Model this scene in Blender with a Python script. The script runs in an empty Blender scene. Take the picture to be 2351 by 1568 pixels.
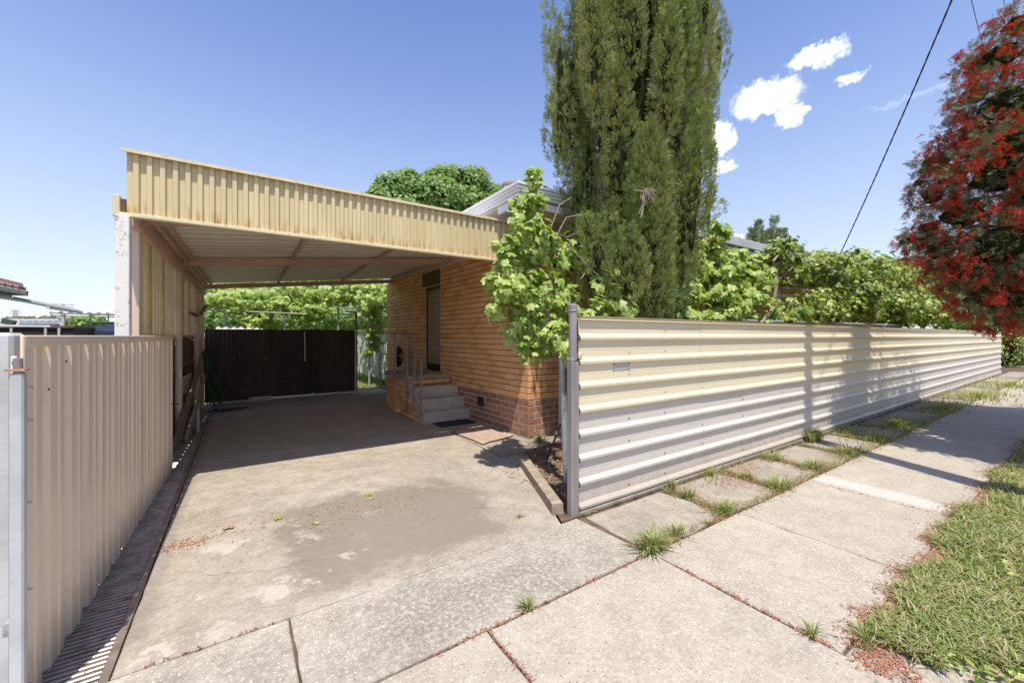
import bpy, math, random
import numpy as np
from mathutils import Vector, Matrix, Euler
random.seed(7); RNG = np.random.default_rng(11)
S = bpy.context.scene
rad = math.radians
# ---------------------------------------------------------------- camera
FPX = 930.0; TH = rad(33.9); CX = 1175.5; HY = 771.0; EYE = 1.45     # photo measured at 2351 px width
cd = bpy.data.cameras.new('camera'); cam = bpy.data.objects.new('camera', cd); S.collection.objects.link(cam)
cd.sensor_width = 36; cd.lens = 36*FPX/2351; cd.shift_y = (HY-784)/2351; cd.clip_start = 0.05; cd.clip_end = 3000

cam.location = (0, 0, EYE); cam.rotation_euler = (rad(90), 0, -TH)
S.camera = cam
S.cycles.max_bounces = 14; S.cycles.diffuse_bounces = 8; S.cycles.transmission_bounces = 8
S.render.resolution_x = 1024; S.render.resolution_y = 682
# ---------------------------------------------------------------- sun and sky
SUN_EL = 68.5; SD = Vector((.387, .922, 0)).normalized()              # SD: way the shadows fall
tosun = Vector((-SD.x*math.cos(rad(SUN_EL)), -SD.y*math.cos(rad(SUN_EL)), math.sin(rad(SUN_EL))))
sl = bpy.data.lights.new('sun', 'SUN'); sl.energy = 2.3; sl.angle = rad(.53); sl.color = (1, .935, .82)
sun = bpy.data.objects.new('sun', sl); S.collection.objects.link(sun)
sun.rotation_euler = tosun.to_track_quat('Z', 'Y').to_euler()
W = bpy.data.worlds.new('World'); S.world = W; W.use_nodes = True
wn, wl = W.node_tree.nodes, W.node_tree.links
S.view_settings.view_transform = 'Standard'; S.view_settings.look = 'None'
S.view_settings.exposure = 1.32; S.view_settings.gamma = 1; S.view_settings.use_curve_mapping = False
FWD = Vector((math.sin(TH), math.cos(TH), 0)); RGT = Vector((math.cos(TH), -math.sin(TH), 0))
def ray(x, y): return FWD + RGT*((x-CX)/FPX) + Vector((0, 0, (HY-y)/FPX))
def aty(x, y, Y): d = ray(x, y); return d*(Y/d.y) + Vector((0, 0, EYE))
def atx(x, y, X): d = ray(x, y); return d*(X/d.x) + Vector((0, 0, EYE))
def atz(x, y, Z): d = ray(x, y); return d*((Z-EYE)/d.z) + Vector((0, 0, EYE))
class N:                                                              # tiny node helper
    def __init__(s, tree): s.t = tree
    def __call__(s, typ, ins=None, **kw):
        n = s.t.nodes.new(typ)
        for k, v in kw.items(): setattr(n, k, v)
        for k, v in (ins or {}).items():
            if isinstance(v, bpy.types.NodeSocket): s.t.links.new(v, n.inputs[k])
            else: n.inputs[k].default_value = v
        return n
    def math(s, op, a, b=0.0, c=0.0, clamp=False):
        n = s('ShaderNodeMath', operation=op, use_clamp=clamp)
        for i, v in enumerate((a, b, c)):
            if isinstance(v, bpy.types.NodeSocket): s.t.links.new(v, n.inputs[i])
            else: n.inputs[i].default_value = v
        return n.outputs[0]
    def mix(s, f, a, b, blend='MIX'):
        n = s('ShaderNodeMix', data_type='RGBA', blend_type=blend)
        for i, v in ((0, f), (6, a), (7, b)):
            if isinstance(v, bpy.types.NodeSocket): s.t.links.new(v, n.inputs[i])
            else: n.inputs[i].default_value = v if i == 0 else (*v, 1)[:4]
        return n.outputs[2]
    def ramp(s, f, lo, hi, a=0.0, b=1.0):
        n = s('ShaderNodeMapRange', interpolation_type='SMOOTHSTEP')
        for i, v in enumerate((f, lo, hi, a, b)):
            if isinstance(v, bpy.types.NodeSocket): s.t.links.new(v, n.inputs[i])
            else: n.inputs[i].default_value = v
        return n.outputs[0]
    def noise(s, vec, scale, detail=4, rough=.55, dist=0.0):
        return s('ShaderNodeTexNoise', {'Vector': vec, 'Scale': scale, 'Detail': detail, 'Roughness': rough, 'Distortion': dist}).outputs[0]
    def vmap(s, vec, scale=(1, 1, 1), loc=(0, 0, 0)):
        return s('ShaderNodeMapping', {'Vector': vec, 'Scale': scale, 'Location': loc}).outputs[0]
# world: sky texture, clouds laid over it by direction
w = N(W.node_tree)
for n in list(wn): wn.remove(n)
sky = w('ShaderNodeTexSky', sky_type='NISHITA', sun_disc=False, sun_elevation=rad(SUN_EL), sun_rotation=math.atan2(tosun.x, tosun.y), altitude=200, air_density=1.15, dust_density=.9, ozone_density=2.6)
tc = w('ShaderNodeTexCoord').outputs['Generated']
def cdir(x, y): return ray(x, y).normalized()
clouds = [((1760, 222), .050, .026, 1.0), ((1812, 264), .022, .018, .7), ((1655, 318), .024, .028, 1.0), ((1872, 130), .034, .015, .75), ((1652, 388), .028, .012, .7),
          ((1955, 175), .020, .008, .45), ((1690, 550), .02, .010, .6), ((2110, 220), .07, .004, .08)]
mask = None
wob = w('ShaderNodeTexNoise', {'Vector': tc, 'Scale': 22.0, 'Detail': 8.0, 'Roughness': .62})
wv = w('ShaderNodeVectorMath', {0: wob.outputs['Color'], 1: (.5, .5, .5)}, operation='SUBTRACT').outputs[0]
wv = w('ShaderNodeVectorMath', {0: wv, 'Scale': .045}, operation='SCALE').outputs[0]
tcd = w('ShaderNodeVectorMath', {0: tc, 1: wv}, operation='ADD').outputs[0]
wob2 = w('ShaderNodeTexNoise', {'Vector': tc, 'Scale': 75.0, 'Detail': 6.0, 'Roughness': .65})
wv2 = w('ShaderNodeVectorMath', {0: w('ShaderNodeVectorMath', {0: wob2.outputs['Color'], 1: (.5, .5, .5)}, operation='SUBTRACT').outputs[0], 'Scale': .034}, operation='SCALE').outputs[0]
tcd = w('ShaderNodeVectorMath', {0: tcd, 1: wv2}, operation='ADD').outputs[0]
for (p, rx, rz, amt) in clouds:
    if amt <= 0: continue
    d = cdir(*p); h = Vector((d.y, -d.x, 0)).normalized(); u = h.cross(d)
    df = w('ShaderNodeVectorMath', {0: tcd, 1: d}, operation='SUBTRACT').outputs[0]
    a = w('ShaderNodeVectorMath', {0: df, 1: h}, operation='DOT_PRODUCT').outputs['Value']
    b = w('ShaderNodeVectorMath', {0: df, 1: u}, operation='DOT_PRODUCT').outputs['Value']
    f = w('ShaderNodeVectorMath', {0: tcd, 1: d}, operation='DOT_PRODUCT').outputs['Value']
    e = w.math('ADD', w.math('POWER', w.math('DIVIDE', a, rx), 2), w.math('POWER', w.math('DIVIDE', b, rz), 2))
    m = w.math('MULTIPLY', w.math('MULTIPLY', w.ramp(e, 1.8, .05), w.math('GREATER_THAN', f, .5)), amt)
    mask = m if mask is None else w.math('MAXIMUM', mask, m)
mask = w.math('MULTIPLY', mask, w.ramp(w.noise(tc, 30, 6, .6), .32, .55, .55, 1.0))
tint = w.mix(1.0, sky.outputs[0], (.90, .845, .87), 'MULTIPLY')
zz = w('ShaderNodeSeparateXYZ', {0: tc}).outputs[2]
lift = w.mix(w.ramp(zz, .0, .75, .50, .03), tint, (4.3, 4.7, 5.5))
lift = w.mix(1.0, lift, w.mix(w.ramp(zz, .0, .70), (.61, .60, .59), (.45, .515, .66)), 'MULTIPLY')
skyc = w.mix(mask, lift, (6.6, 6.6, 6.7))
bg = w('ShaderNodeBackground', {'Color': skyc, 'Strength': .145})
w('ShaderNodeOutputWorld', {0: bg.outputs[0]})
# ---------------------------------------------------------------- materials
MATS = {}
def newmat(name):
    m = bpy.data.materials.new(name); m.use_nodes = True; m.node_tree.nodes.clear(); MATS[name] = m
    n = N(m.node_tree); pos = n('ShaderNodeNewGeometry').outputs['Position']; return m, n, pos
def finish(n, col, rough=.8, bump=None, bstr=.3, bdist=.01, metal=0, spec=.3, trans=0, tcol=None, alpha=None):
    p = n('ShaderNodeBsdfPrincipled')
    for k, v in (('Base Color', col), ('Roughness', rough), ('Metallic', metal), ('Specular IOR Level', spec)):
        if isinstance(v, bpy.types.NodeSocket): n.t.links.new(v, p.inputs[k])
        else: p.inputs[k].default_value = (*v, 1)[:4] if k == 'Base Color' else v
    if bump is not None:
        b = n('ShaderNodeBump', {'Height': bump, 'Strength': bstr, 'Distance': bdist}); n.t.links.new(b.outputs[0], p.inputs['Normal'])
    out = p.outputs[0]
    if trans:
        t = n('ShaderNodeBsdfTranslucent', {'Color': tcol if isinstance(tcol, bpy.types.NodeSocket) else (*tcol, 1)})
        out = n('ShaderNodeMixShader', {0: trans, 1: out, 2: t.outputs[0]}).outputs[0]
    n('ShaderNodeOutputMaterial', {0: out})
def paint(name, c, rough=.55, var=.12, scale=3.0, dirt=None, damt=.3, dscale=6.0, stretch=(1, 1, 1), metal=0, spec=.35, fine=.15, splash=False):
    m, n, pos = newmat(name)
    v = n.noise(n.vmap(pos, stretch), scale, 5); col = n.mix(n.ramp(v, .3, .7), tuple(x*(1-var) for x in c), tuple(min(1, x*(1+var)) for x in c))
    f = n.noise(pos, 60, 3); col = n.mix(n.math('MULTIPLY', n.ramp(f, .35, .7), fine), col, tuple(x*.6 for x in c))
    if splash:
        zz_ = n('ShaderNodeSeparateXYZ', {0: pos}).outputs[2]; sn = n.noise(n.vmap(pos, (1, 1, .5)), 9, 9, .75); col = n.mix(n.math('MULTIPLY', n.ramp(n.math('ADD', zz_, n.math('MULTIPLY', sn, -.45)), .10, -.20), .55), col, (.34, .27, .20))
    if dirt:
        d = n.noise(n.vmap(pos, stretch, (3, 5, 7)), dscale, 8, .68); col = n.mix(n.math('MULTIPLY', n.ramp(d, .54, .72), damt), col, dirt)
    finish(n, col, rough, f, .12, .003, metal, spec); return m
def rnd(n):                                                         # one value per piece, loose or joined
    a = n('ShaderNodeNewGeometry').outputs['Random Per Island']; b = n('ShaderNodeObjectInfo').outputs['Random']
    return n.math('FRACT', n.math('ADD', a, n.math('MULTIPLY', b, 7.31)))
def pieces(name, cols, rough=.8, scale=25, bstr=.3, grain=.25, gcol=None, trans=0, tmul=(1.2, 1.3, .6), spec=.25, stretch=(1, 1, 1)):
    m, n, pos = newmat(name); r = rnd(n)
    cr = n('ShaderNodeValToRGB', {0: r}); e = cr.color_ramp.elements
    for i, c in enumerate(cols):
        q = e[i] if i < 2 and len(e) > i else e.new(i/(len(cols)-1))
        q.position = i/max(1, len(cols)-1); q.color = (*c, 1)
    nz = n.noise(n.vmap(pos, stretch), scale, 5, .6); col = n.mix(n.math('MULTIPLY', n.ramp(nz, .4, .62 if stretch[0] > 1 else .75), grain), cr.outputs[0], gcol or tuple(x*.45 for x in cols[0]))
    tcol = n.mix(1.0, col, tmul, 'MULTIPLY') if trans else None
    finish(n, col, rough, nz, bstr, .004, 0, spec, trans, tcol); return m
def concrete(name, base, dark, light, agg=.35, ascale=75, stain=.5, extra=None, warm=None):
    m, n, pos = newmat(name)
    big = n.noise(pos, .9, 5, .6); mid = n.noise(n.vmap(pos, (1, 1, 1), (9, 2, 0)), 4.5, 8, .66); fin = n.noise(pos, 38, 6, .7)
    col = n.mix(n.ramp(mid, .32, .68), dark, base)
    col = n.mix(n.math('MULTIPLY', n.ramp(big, .44, .66), stain), col, tuple(x*.62 for x in dark)); m2 = n.noise(n.vmap(pos, (1, 1, 1), (3, 8, 1)), 11, 9, .72); col = n.mix(n.math('MULTIPLY', n.ramp(m2, .50, .62), stain*.9), col, tuple(x*.66 for x in dark)); col = n.mix(n.math('MULTIPLY', n.ramp(m2, .44, .36), stain*.8), col, light)
    col = n.mix(n.math('MULTIPLY', n.ramp(fin, .46, .70), .55), col, light)
    vo = n('ShaderNodeTexVoronoi', {'Vector': pos, 'Scale': float(ascale), 'Randomness': 1.0})
    st = n.ramp(vo.outputs['Distance'], .42, .22)
    sep = n('ShaderNodeSeparateColor', {0: vo.outputs['Color']})
    pc = n.mix(n.ramp(sep.outputs[0], .1, .95), tuple(x*.50 for x in base), tuple(min(.80, x*1.25) for x in light))
    pc = n.mix(n.ramp(sep.outputs[1], .955, .965), pc, (.10, .095, .09)); pc = n.mix(n.ramp(sep.outputs[2], .94, .95), pc, (.45, .30, .17))
    col = n.mix(n.math('MULTIPLY', st, agg), col, pc)
    sp = n.noise(pos, 170, 3, .8); col = n.mix(n.math('MULTIPLY', n.ramp(sp, .52, .72), .38), col, tuple(x*.45 for x in dark))
    x, y, z = n('ShaderNodeSeparateXYZ', {0: pos}).outputs[:3]
    if extra: col = extra(n, pos, x, y, z, col, mid, fin)
    r = n('ShaderNodeObjectInfo').outputs['Random']
    col = n.mix(n.math('MULTIPLY', r, .16), col, tuple(x*.75 for x in base))
    finish(n, col, .9, n.math('ADD', n.math('MULTIPLY', vo.outputs['Distance'], .6), fin), .35, .004, 0, .15); return m
def box_mask(n, x, y, x0, x1, y0, y1, s, wob):
    X = n.math('ADD', x, wob); Y = n.math('ADD', y, wob)
    a = n.math('MULTIPLY', n.ramp(X, x0-s, x0+s), n.ramp(X, x1+s, x1-s)); b = n.math('MULTIPLY', n.ramp(Y, y0-s, y0+s), n.ramp(Y, y1+s, y1-s))
    return n.math('MULTIPLY', a, b)
def drive_extra(n, pos, x, y, z, col, mid, fin):
    wob = n.math('MULTIPLY', n.math('SUBTRACT', n.noise(pos, 1.7, 10, .74), .5), 1.3)
    st = n.noise(n.vmap(pos, (.5, 3.0, 1)), 1.5, 6, .6)
    dk = box_mask(n, x, y, .25, 1.75, 2.55, 3.85, .11, wob)
    col = n.mix(n.math('MULTIPLY', dk, n.ramp(mid, .25, .5, .40, .80)), col, (.205, .172, .134))
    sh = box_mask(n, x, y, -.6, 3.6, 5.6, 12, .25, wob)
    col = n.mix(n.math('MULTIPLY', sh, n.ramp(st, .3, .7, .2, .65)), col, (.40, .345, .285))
    rust = box_mask(n, x, y, -.6, 2.6, 9.6, 12, .5, wob); col = n.mix(n.math('MULTIPLY', rust, .6), col, (.27, .17, .11))
    pal = n.ramp(n.noise(n.vmap(pos, (1, 1, 1), (4, 4, 0)), 2.6, 9, .72), .55, .60)
    lo = box_mask(n, x, y, -.9, .7, 2.2, 3.5, .35, wob); col = n.mix(n.math('MULTIPLY', n.math('MULTIPLY', pal, lo), .65), col, (.56, .51, .46))
    ed = box_mask(n, x, y, -.7, -.38, 2.6, 12, .03, n.math('MULTIPLY', wob, .10)); col = n.mix(n.math('MULTIPLY', ed, .45), col, (.20, .175, .16))
    och = n.ramp(n.noise(n.vmap(pos, (1, 1, 1), (1, 8, 0)), 1.4, 6, .6), .56, .70); return n.mix(n.math('MULTIPLY', och, .40), col, (.40, .30, .19))
def apron_extra(n, pos, x, y, z, col, mid, fin):
    wob = n.math('MULTIPLY', n.math('SUBTRACT', n.noise(pos, 2.2, 7, .66), .5), .9)
    d = box_mask(n, x, y, .55, 1.75, 1.75, 2.22, .15, wob); return n.mix(n.math('MULTIPLY', d, n.ramp(fin, .38, .6, .75, .1)), col, (.19, .17, .145))
def path_extra(n, pos, x, y, z, col, mid, fin):
    wob = n.math('MULTIPLY', n.math('SUBTRACT', n.noise(pos, 7, 7, .7), .5), .16)
    d = box_mask(n, x, y, 4.80, 5.05, .6, 1.72, .04, wob); col = n.mix(n.math('MULTIPLY', d, n.ramp(fin, .35, .65, .85, .15)), col, (.62, .60, .56))
    d = box_mask(n, x, y, 2.0, 2.45, .7, 1.2, .12, wob); return n.mix(n.math('MULTIPLY', d, n.ramp(fin, .35, .6, .45, .05)), col, (.30, .27, .24))
M = {}
M['drive'] = concrete('driveway_concrete', (.43, .375, .31), (.31, .262, .205), (.55, .495, .42), .30, 95, .40, drive_extra)
M['apron'] = concrete('apron_concrete', (.44, .395, .33), (.30, .265, .215), (.62, .57, .49), .60, 70, .42, apron_extra)
M['path'] = concrete('footpath_concrete', (.455, .400, .325), (.37, .322, .258), (.555, .50, .42), .62, 66, .22, path_extra)
M['strip'] = concrete('strip_concrete', (.40, .355, .29), (.29, .25, .20), (.47, .42, .355), .40, 90, .45)
M['step'] = concrete('step_concrete', (.58, .53, .46), (.46, .41, .35), (.63, .58, .52), .12, 90, .3)
M['slabtop'] = concrete('landing_concrete', (.44, .345, .28), (.35, .275, .22), (.52, .44, .37), .12, 90, .3)
M['soil'] = paint('garden_soil', (.13, .085, .055), .95, .4, 8, (.25, .17, .10), .6, 14)
M['ground'] = paint('ground_soil', (.20, .17, .115), .95, .3, 1, (.10, .12, .04), .7, 2)
M['verge'] = paint('verge_thatch', (.38, .31, .19), .95, .3, 9, (.12, .14, .05), .7, 8)
M['lawn'] = paint('backyard_lawn_soil', (.20, .24, .08), .95, .3, 5, (.12, .17, .04), .6, 9)
M['cream'] = paint('cream_sheet', (.70, .62, .44), .42, .05, 2, (.50, .42, .28), .35, 5, (1, 1, .25))
M['creamtop'] = paint('cream_fence_sheet', (.70, .62, .44), .4, .05, 1.2, (.52, .45, .32), .5, 4, (.3, 1, 3))
M['white'] = paint('offwhite_fence_sheet', (.60, .55, .49), .4, .05, 1.2, (.46, .41, .37), .5, 4, (.3, 1, 3), splash=True)
M['gate'] = paint('beige_gate_sheet', (.82, .67, .51), .42, .05, 1.5, (.52, .41, .31), .5, 5, (1, 1, .15), splash=True)
# carport fascia: rust-brown grime along the foot of every sheet
m, n, pos = newmat('fascia_sheet'); x, y, z = n('ShaderNodeSeparateXYZ', {0: pos}).outputs[:3]
nn = n.noise(n.vmap(pos, (1, 1, .12)), 22, 6, .7); v = n.noise(n.vmap(pos, (1, 1, .3)), 5, 5)
col = n.mix(n.ramp(v, .3, .7), (.61, .51, .29), (.68, .575, .34)); low = n.ramp(n.math('ADD', z, n.math('MULTIPLY', nn, -.35)), 2.42, 2.24)
col = n.mix(n.math('MULTIPLY', low, n.ramp(nn, .42, .6)), col, (.42, .22, .08))
col = n.mix(n.math('MULTIPLY', n.ramp(n.noise(pos, 9, 8, .75), .60, .66), .35), col, (.52, .45, .30)); finish(n, col, .42, nn, .05, .003); M['fascia'] = m
M['trim'] = paint('cream_trim', (.72, .62, .40), .4, .07, 6, (.42, .30, .16), .5, 14)
M['timber'] = paint('pink_brown_beam', (.62, .43, .33), .7, .12, 5, (.34, .21, .15), .55, 12, (.3, 1, 1))
M['soffitsheet'] = paint('roof_sheet_underside', (.86, .81, .74), .5, .07, 1.5, (.50, .44, .37), .5, 2.0, (.25, 3, 1))
M['post'] = paint('beige_post', (.74, .60, .47), .55, .08, 3, (.52, .38, .28), .4, 9)
m, n, pos = newmat('peeling_post'); pk = n.noise(n.vmap(pos, (1, 1, .6)), 16, 6, .75)
col = n.mix(n.ramp(pk, .575, .59), (.80, .765, .70), (.42, .40, .40)); col = n.mix(n.math('MULTIPLY', n.ramp(n.noise(pos, 5, 4), .5, .7), .3), col, (.72, .63, .53)); finish(n, col, .6, pk, .3, .003); M['peel'] = m
m, n, pos = newmat('fibreglass_panel'); sp = n.noise(pos, 90, 4, .8); col = n.mix(n.ramp(sp, .40, .62), (.60, .52, .38), (.88, .83, .68))
finish(n, col, .5, sp, .2, .003, 0, .3, .7, n.mix(1.0, col, (1.15, 1.12, 1.0), 'MULTIPLY')); M['fibre'] = m
M['rust'] = paint('dark_corrugated', (.085, .062, .056), .62, .3, 2, (.16, .09, .065), .5, 5, (1, 1, .15), fine=.2)
M['lowfence'] = paint('brown_low_fence', (.15, .10, .07), .7, .2, 3, (.07, .05, .04), .5, 6, (1, 1, .15))
M['asb'] = paint('white_corrugated', (.62, .60, .58), .7, .12, 6)
M['galv'] = paint('galvanised_steel', (.46, .48, .50), .42, .2, 8, (.18, .18, .19), .6, 9, metal=.35)
M['greypost'] = paint('grey_steel_post', (.31, .29, .28), .5, .22, 6, (.15, .145, .15), .6, 8, (1, 1, .2), metal=.15)
M['leftpost'] = paint('pale_grey_steel', (.52, .53, .52), .5, .12, 4, (.33, .34, .33), .5, 6)
M['rail'] = paint('grey_handrail', (.30, .28, .27), .45, .15, 10, (.15, .13, .12), .5, 20, metal=.3)
M['rusty'] = paint('rusted_bracket', (.42, .22, .11), .8, .3, 20, (.62, .55, .48), .6, 15)
M['grate'] = paint('drain_grate', (.36, .30, .26), .38, .25, 9, (.10, .075, .06), .8, 14, metal=.55)
M['black'] = paint('black_rubber', (.035, .035, .04), .6, .2, 8)
M['dark'] = paint('dark_void', (.02, .018, .016), .9, .2, 8)
M['sleeper'] = paint('weathered_timber', (.33, .27, .20), .85, .25, 18, (.15, .11, .08), .6, 20, (.4, 1, 1))
M['plank'] = paint('old_grey_plank', (.25, .19, .145), .85, .25, 12, (.10, .075, .06), .6, 14)
M['whiteboard'] = paint('chipped_board', (.56, .47, .42), .8, .2, 20, (.30, .20, .16), .6, 30)
M['gutter'] = paint('white_gutter', (.80, .80, .79), .4, .04, 3, (.55, .52, .48), .35, 9)
M['soffit'] = paint('eave_lining', (.66, .59, .52), .7, .06, 3, (.42, .36, .30), .35, 5)
M['trimshade'] = paint('grey_trim_and_shade', (.50, .52, .53), .6, .08, 3)
M['tile'] = pieces('roof_tile', [(.20, .14, .12), (.30, .20, .17), (.24, .19, .17), (.36, .27, .22)])
M['redtile'] = pieces('red_roof_tile', [(.20, .13, .11), (.27, .18, .15), (.22, .15, .13)])
M['brick'] = pieces('tan_brick', [(.76, .42, .19), (.86, .50, .235), (.80, .47, .25), (.68, .34, .145), (.88, .56, .31), (.82, .45, .19)], .75, 40, .25, .22, (.60, .30, .12))
M['brownbrick'] = pieces('brown_base_brick', [(.29, .14, .085), (.38, .19, .12), (.32, .16, .10), (.44, .25, .17)], .85, 28, .4, .4, (.42, .33, .27))
M['mortar'] = paint('brown_mortar', (.24, .125, .07), .95, .15, 20)
M['palemortar'] = paint('pale_mortar', (.62, .52, .43), .95, .15, 20)
M['doorbrown'] = paint('brown_door_panel', (.11, .075, .05), .6, .15, 5)
M['screen'] = paint('security_mesh', (.045, .035, .032), .4, .2, 30, metal=.3)
M['glass'] = paint('dark_window_glass', (.05, .06, .07), .08, .2, 3, spec=.8)
M['carpet'] = paint('faded_carpet_mat', (.42, .30, .24), .95, .14, 9, (.54, .47, .40), .45, 16)
M['vinylgreen'] = paint('hose_green', (.03, .09, .05), .45, .2, 9)
M['orange'] = paint('orange_fitting', (.62, .22, .05), .5, .2, 9)
M['whitefence'] = paint('white_steel_fence', (.70, .70, .66), .5, .05, 2, (.45, .43, .38), .3, 5)
M['wire'] = paint('black_cable', (.03, .03, .035), .6, .1, 9)
M['cable'] = paint('white_cable', (.75, .70, .60), .5, .1, 9)
M['pole'] = paint('power_pole_timber', (.24, .19, .15), .9, .2, 6, (.12, .09, .07), .5, 8, (1, 1, .1))
M['bark'] = paint('grey_brown_bark', (.20, .145, .10), .9, .3, 14, (.09, .06, .045), .6, 18)
M['cane'] = paint('pale_vine_cane', (.33, .26, .20), .85, .2, 14, (.22, .14, .10), .5, 18)
M['shadecore'] = paint('shaded_inner_twigs', (.028, .034, .014), .95, .3, 14, spec=0)  # twig mass coloured near black so gaps in the crowns read as shade
M['deadtwig'] = paint('dead_grey_twig', (.36, .29, .23), .9, .2, 14)
M['cypressleaf'] = pieces('cypress_foliage', [(.11, .19, .045), (.22, .27, .075), (.15, .25, .055), (.34, .35, .13), (.19, .27, .07)], .65, .9, .0, .6, (.36, .33, .13), .25, (1.3, 1.3, .8), stretch=(4, 4, .55))
M['vineleaf'] = pieces('grapevine_leaf', [(.20, .31, .055), (.32, .44, .085), (.44, .53, .14), (.27, .38, .07), (.55, .58, .22)], .45, 60, .15, .12, (.30, .34, .12), .30, (1.35, 1.45, .55), .5)
M['vineleaf2'] = pieces('small_vine_leaf', [(.07, .12, .025), (.13, .21, .04), (.26, .36, .07), (.42, .49, .12), (.54, .56, .20)], .5, 30, .1, .15, (.30, .34, .12), .28, (1.35, 1.4, .55), .4)
M['grape'] = pieces('vine_flower_buds', [(.42, .44, .12), (.50, .50, .18), (.36, .40, .10)], .6, 40, 0, .1)
M['dryleaf'] = pieces('dry_brown_leaf', [(.34, .20, .11), (.42, .28, .17), (.28, .16, .10)], .8, 40)
M['bbleaf'] = pieces('bottlebrush_leaf', [(.09, .12, .055), (.14, .17, .075), (.24, .26, .14), (.11, .14, .06)], .5, 5, 0, .3, (.18, .19, .10), .2, (1.3, 1.3, .8))
M['flower'] = pieces('red_bristle_flower', [(.42, .028, .024), (.54, .042, .032), (.66, .12, .06), (.30, .022, .020)], .65, 30, 0, .25, (.72, .20, .07), .14, (1.4, .9, .7))
M['treeleaf'] = pieces('broad_tree_leaf', [(.12, .22, .045), (.20, .32, .075), (.29, .40, .13), (.36, .46, .19)], .55, 2, 0, .3, (.22, .30, .10), .35, (1.3, 1.35, .6))
M['darkleaf'] = pieces('dark_conifer_leaf', [(.16, .23, .09), (.22, .28, .11), (.30, .33, .15)], .7, 2, 0, .3, (.10, .10, .05), .2)
M['greyleaf'] = pieces('grey_green_leaf', [(.13, .15, .09), (.19, .20, .13), (.16, .17, .10)], .7, 2, 0, .3, (.24, .23, .17), .2)
M['blade'] = pieces('grass_blade', [(.13, .20, .045), (.22, .31, .07), (.33, .39, .12), (.17, .24, .05), (.42, .42, .18), (.50, .43, .26), (.44, .35, .21), (.30, .33, .13)], .55, 8, 0, .25, (.32, .30, .14), .32, (1.2, 1.3, .6))
M['petal'] = pieces('fallen_red_petals', [(.46, .10, .06), (.52, .17, .10), (.42, .22, .13), (.50, .12, .07), (.40, .26, .16)], .8, 30)
M['mulch'] = pieces('bark_mulch', [(.33, .22, .14), (.45, .33, .22), (.24, .15, .10), (.52, .42, .30)], .9, 30)
M['solar'] = paint('solar_glass', (.03, .035, .06), .2, .2, 6, spec=.7)
M['carpaint'] = paint('dark_blue_car_paint', (.03, .04, .08), .15, .1, 3, spec=.8, fine=0)
M['tyre'] = paint('tyre_rubber', (.03, .03, .03), .8, .1, 9)
M['darkgreen'] = paint('dark_green_trim', (.05, .09, .08), .5, .1, 5)
M['nbeige'] = paint('neighbour_beige', (.52, .44, .34), .6, .1, 4)
M['nbrown'] = paint('brown_fascia', (.06, .035, .03), .6, .1, 4)
M['pvc'] = paint('pale_pvc', (.62, .62, .66), .4, .06, 5)
M['redbox'] = paint('terracotta_timber', (.48, .13, .07), .7, .12, 8)
M['bolt'] = paint('dark_bolt', (.10, .09, .085), .5, .2, 30, metal=.5)
M['galvbolt'] = paint('bright_bolt', (.70, .68, .64), .35, .1, 30, metal=.5)
M['pylon'] = paint('lattice_steel', (.42, .46, .50), .6, .05, 5)
M['plinth'] = paint('fence_plinth_concrete', (.30, .27, .23), .9, .2, 8, (.18, .16, .13), .5, 10)
M['plate'] = paint('grey_plate', (.45, .45, .46), .45, .06, 6, metal=.2)
# ---------------------------------------------------------------- mesh building
C = S.collection; LOC = {}
def link(name, mesh, parent=None, loc=(0, 0, 0), kind=None):
    o = bpy.data.objects.new(name, mesh); C.objects.link(o); L = Vector(loc)
    LOC[o.name] = L
    if parent is not None: o.parent = parent; o.location = L - LOC[parent.name]
    else: o.location = L
    if kind: o['kind'] = kind
    return o
def thing(name, label, cat, loc=(0, 0, 0), group=None):
    o = link(name, None, None, loc); o.empty_display_size = .2; o['label'] = label; o['category'] = cat
    if group: o['group'] = group
    return o
def tag(o, label, cat, group=None):
    o['label'] = label; o['category'] = cat
    if group: o['group'] = group
    return o
def meshdata(name, V, F, mat, smooth=False):
    me = bpy.data.meshes.new(name)
    if isinstance(F, np.ndarray):                                    # all faces same size
        k = F.shape[1]; me.vertices.add(len(V)); me.vertices.foreach_set('co', np.asarray(V, dtype=np.float32).ravel())
        me.loops.add(F.size); me.loops.foreach_set('vertex_index', F.astype(np.int32).ravel())
        me.polygons.add(len(F)); me.polygons.foreach_set('loop_start', np.arange(0, F.size, k, dtype=np.int32))
        me.update(calc_edges=True)
    else:
        me.from_pydata([tuple(v) for v in V], [], F)
    me.materials.append(mat)
    if smooth: me.polygons.foreach_set('use_smooth', [True]*len(me.polygons))
    me.update(); return me
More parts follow.
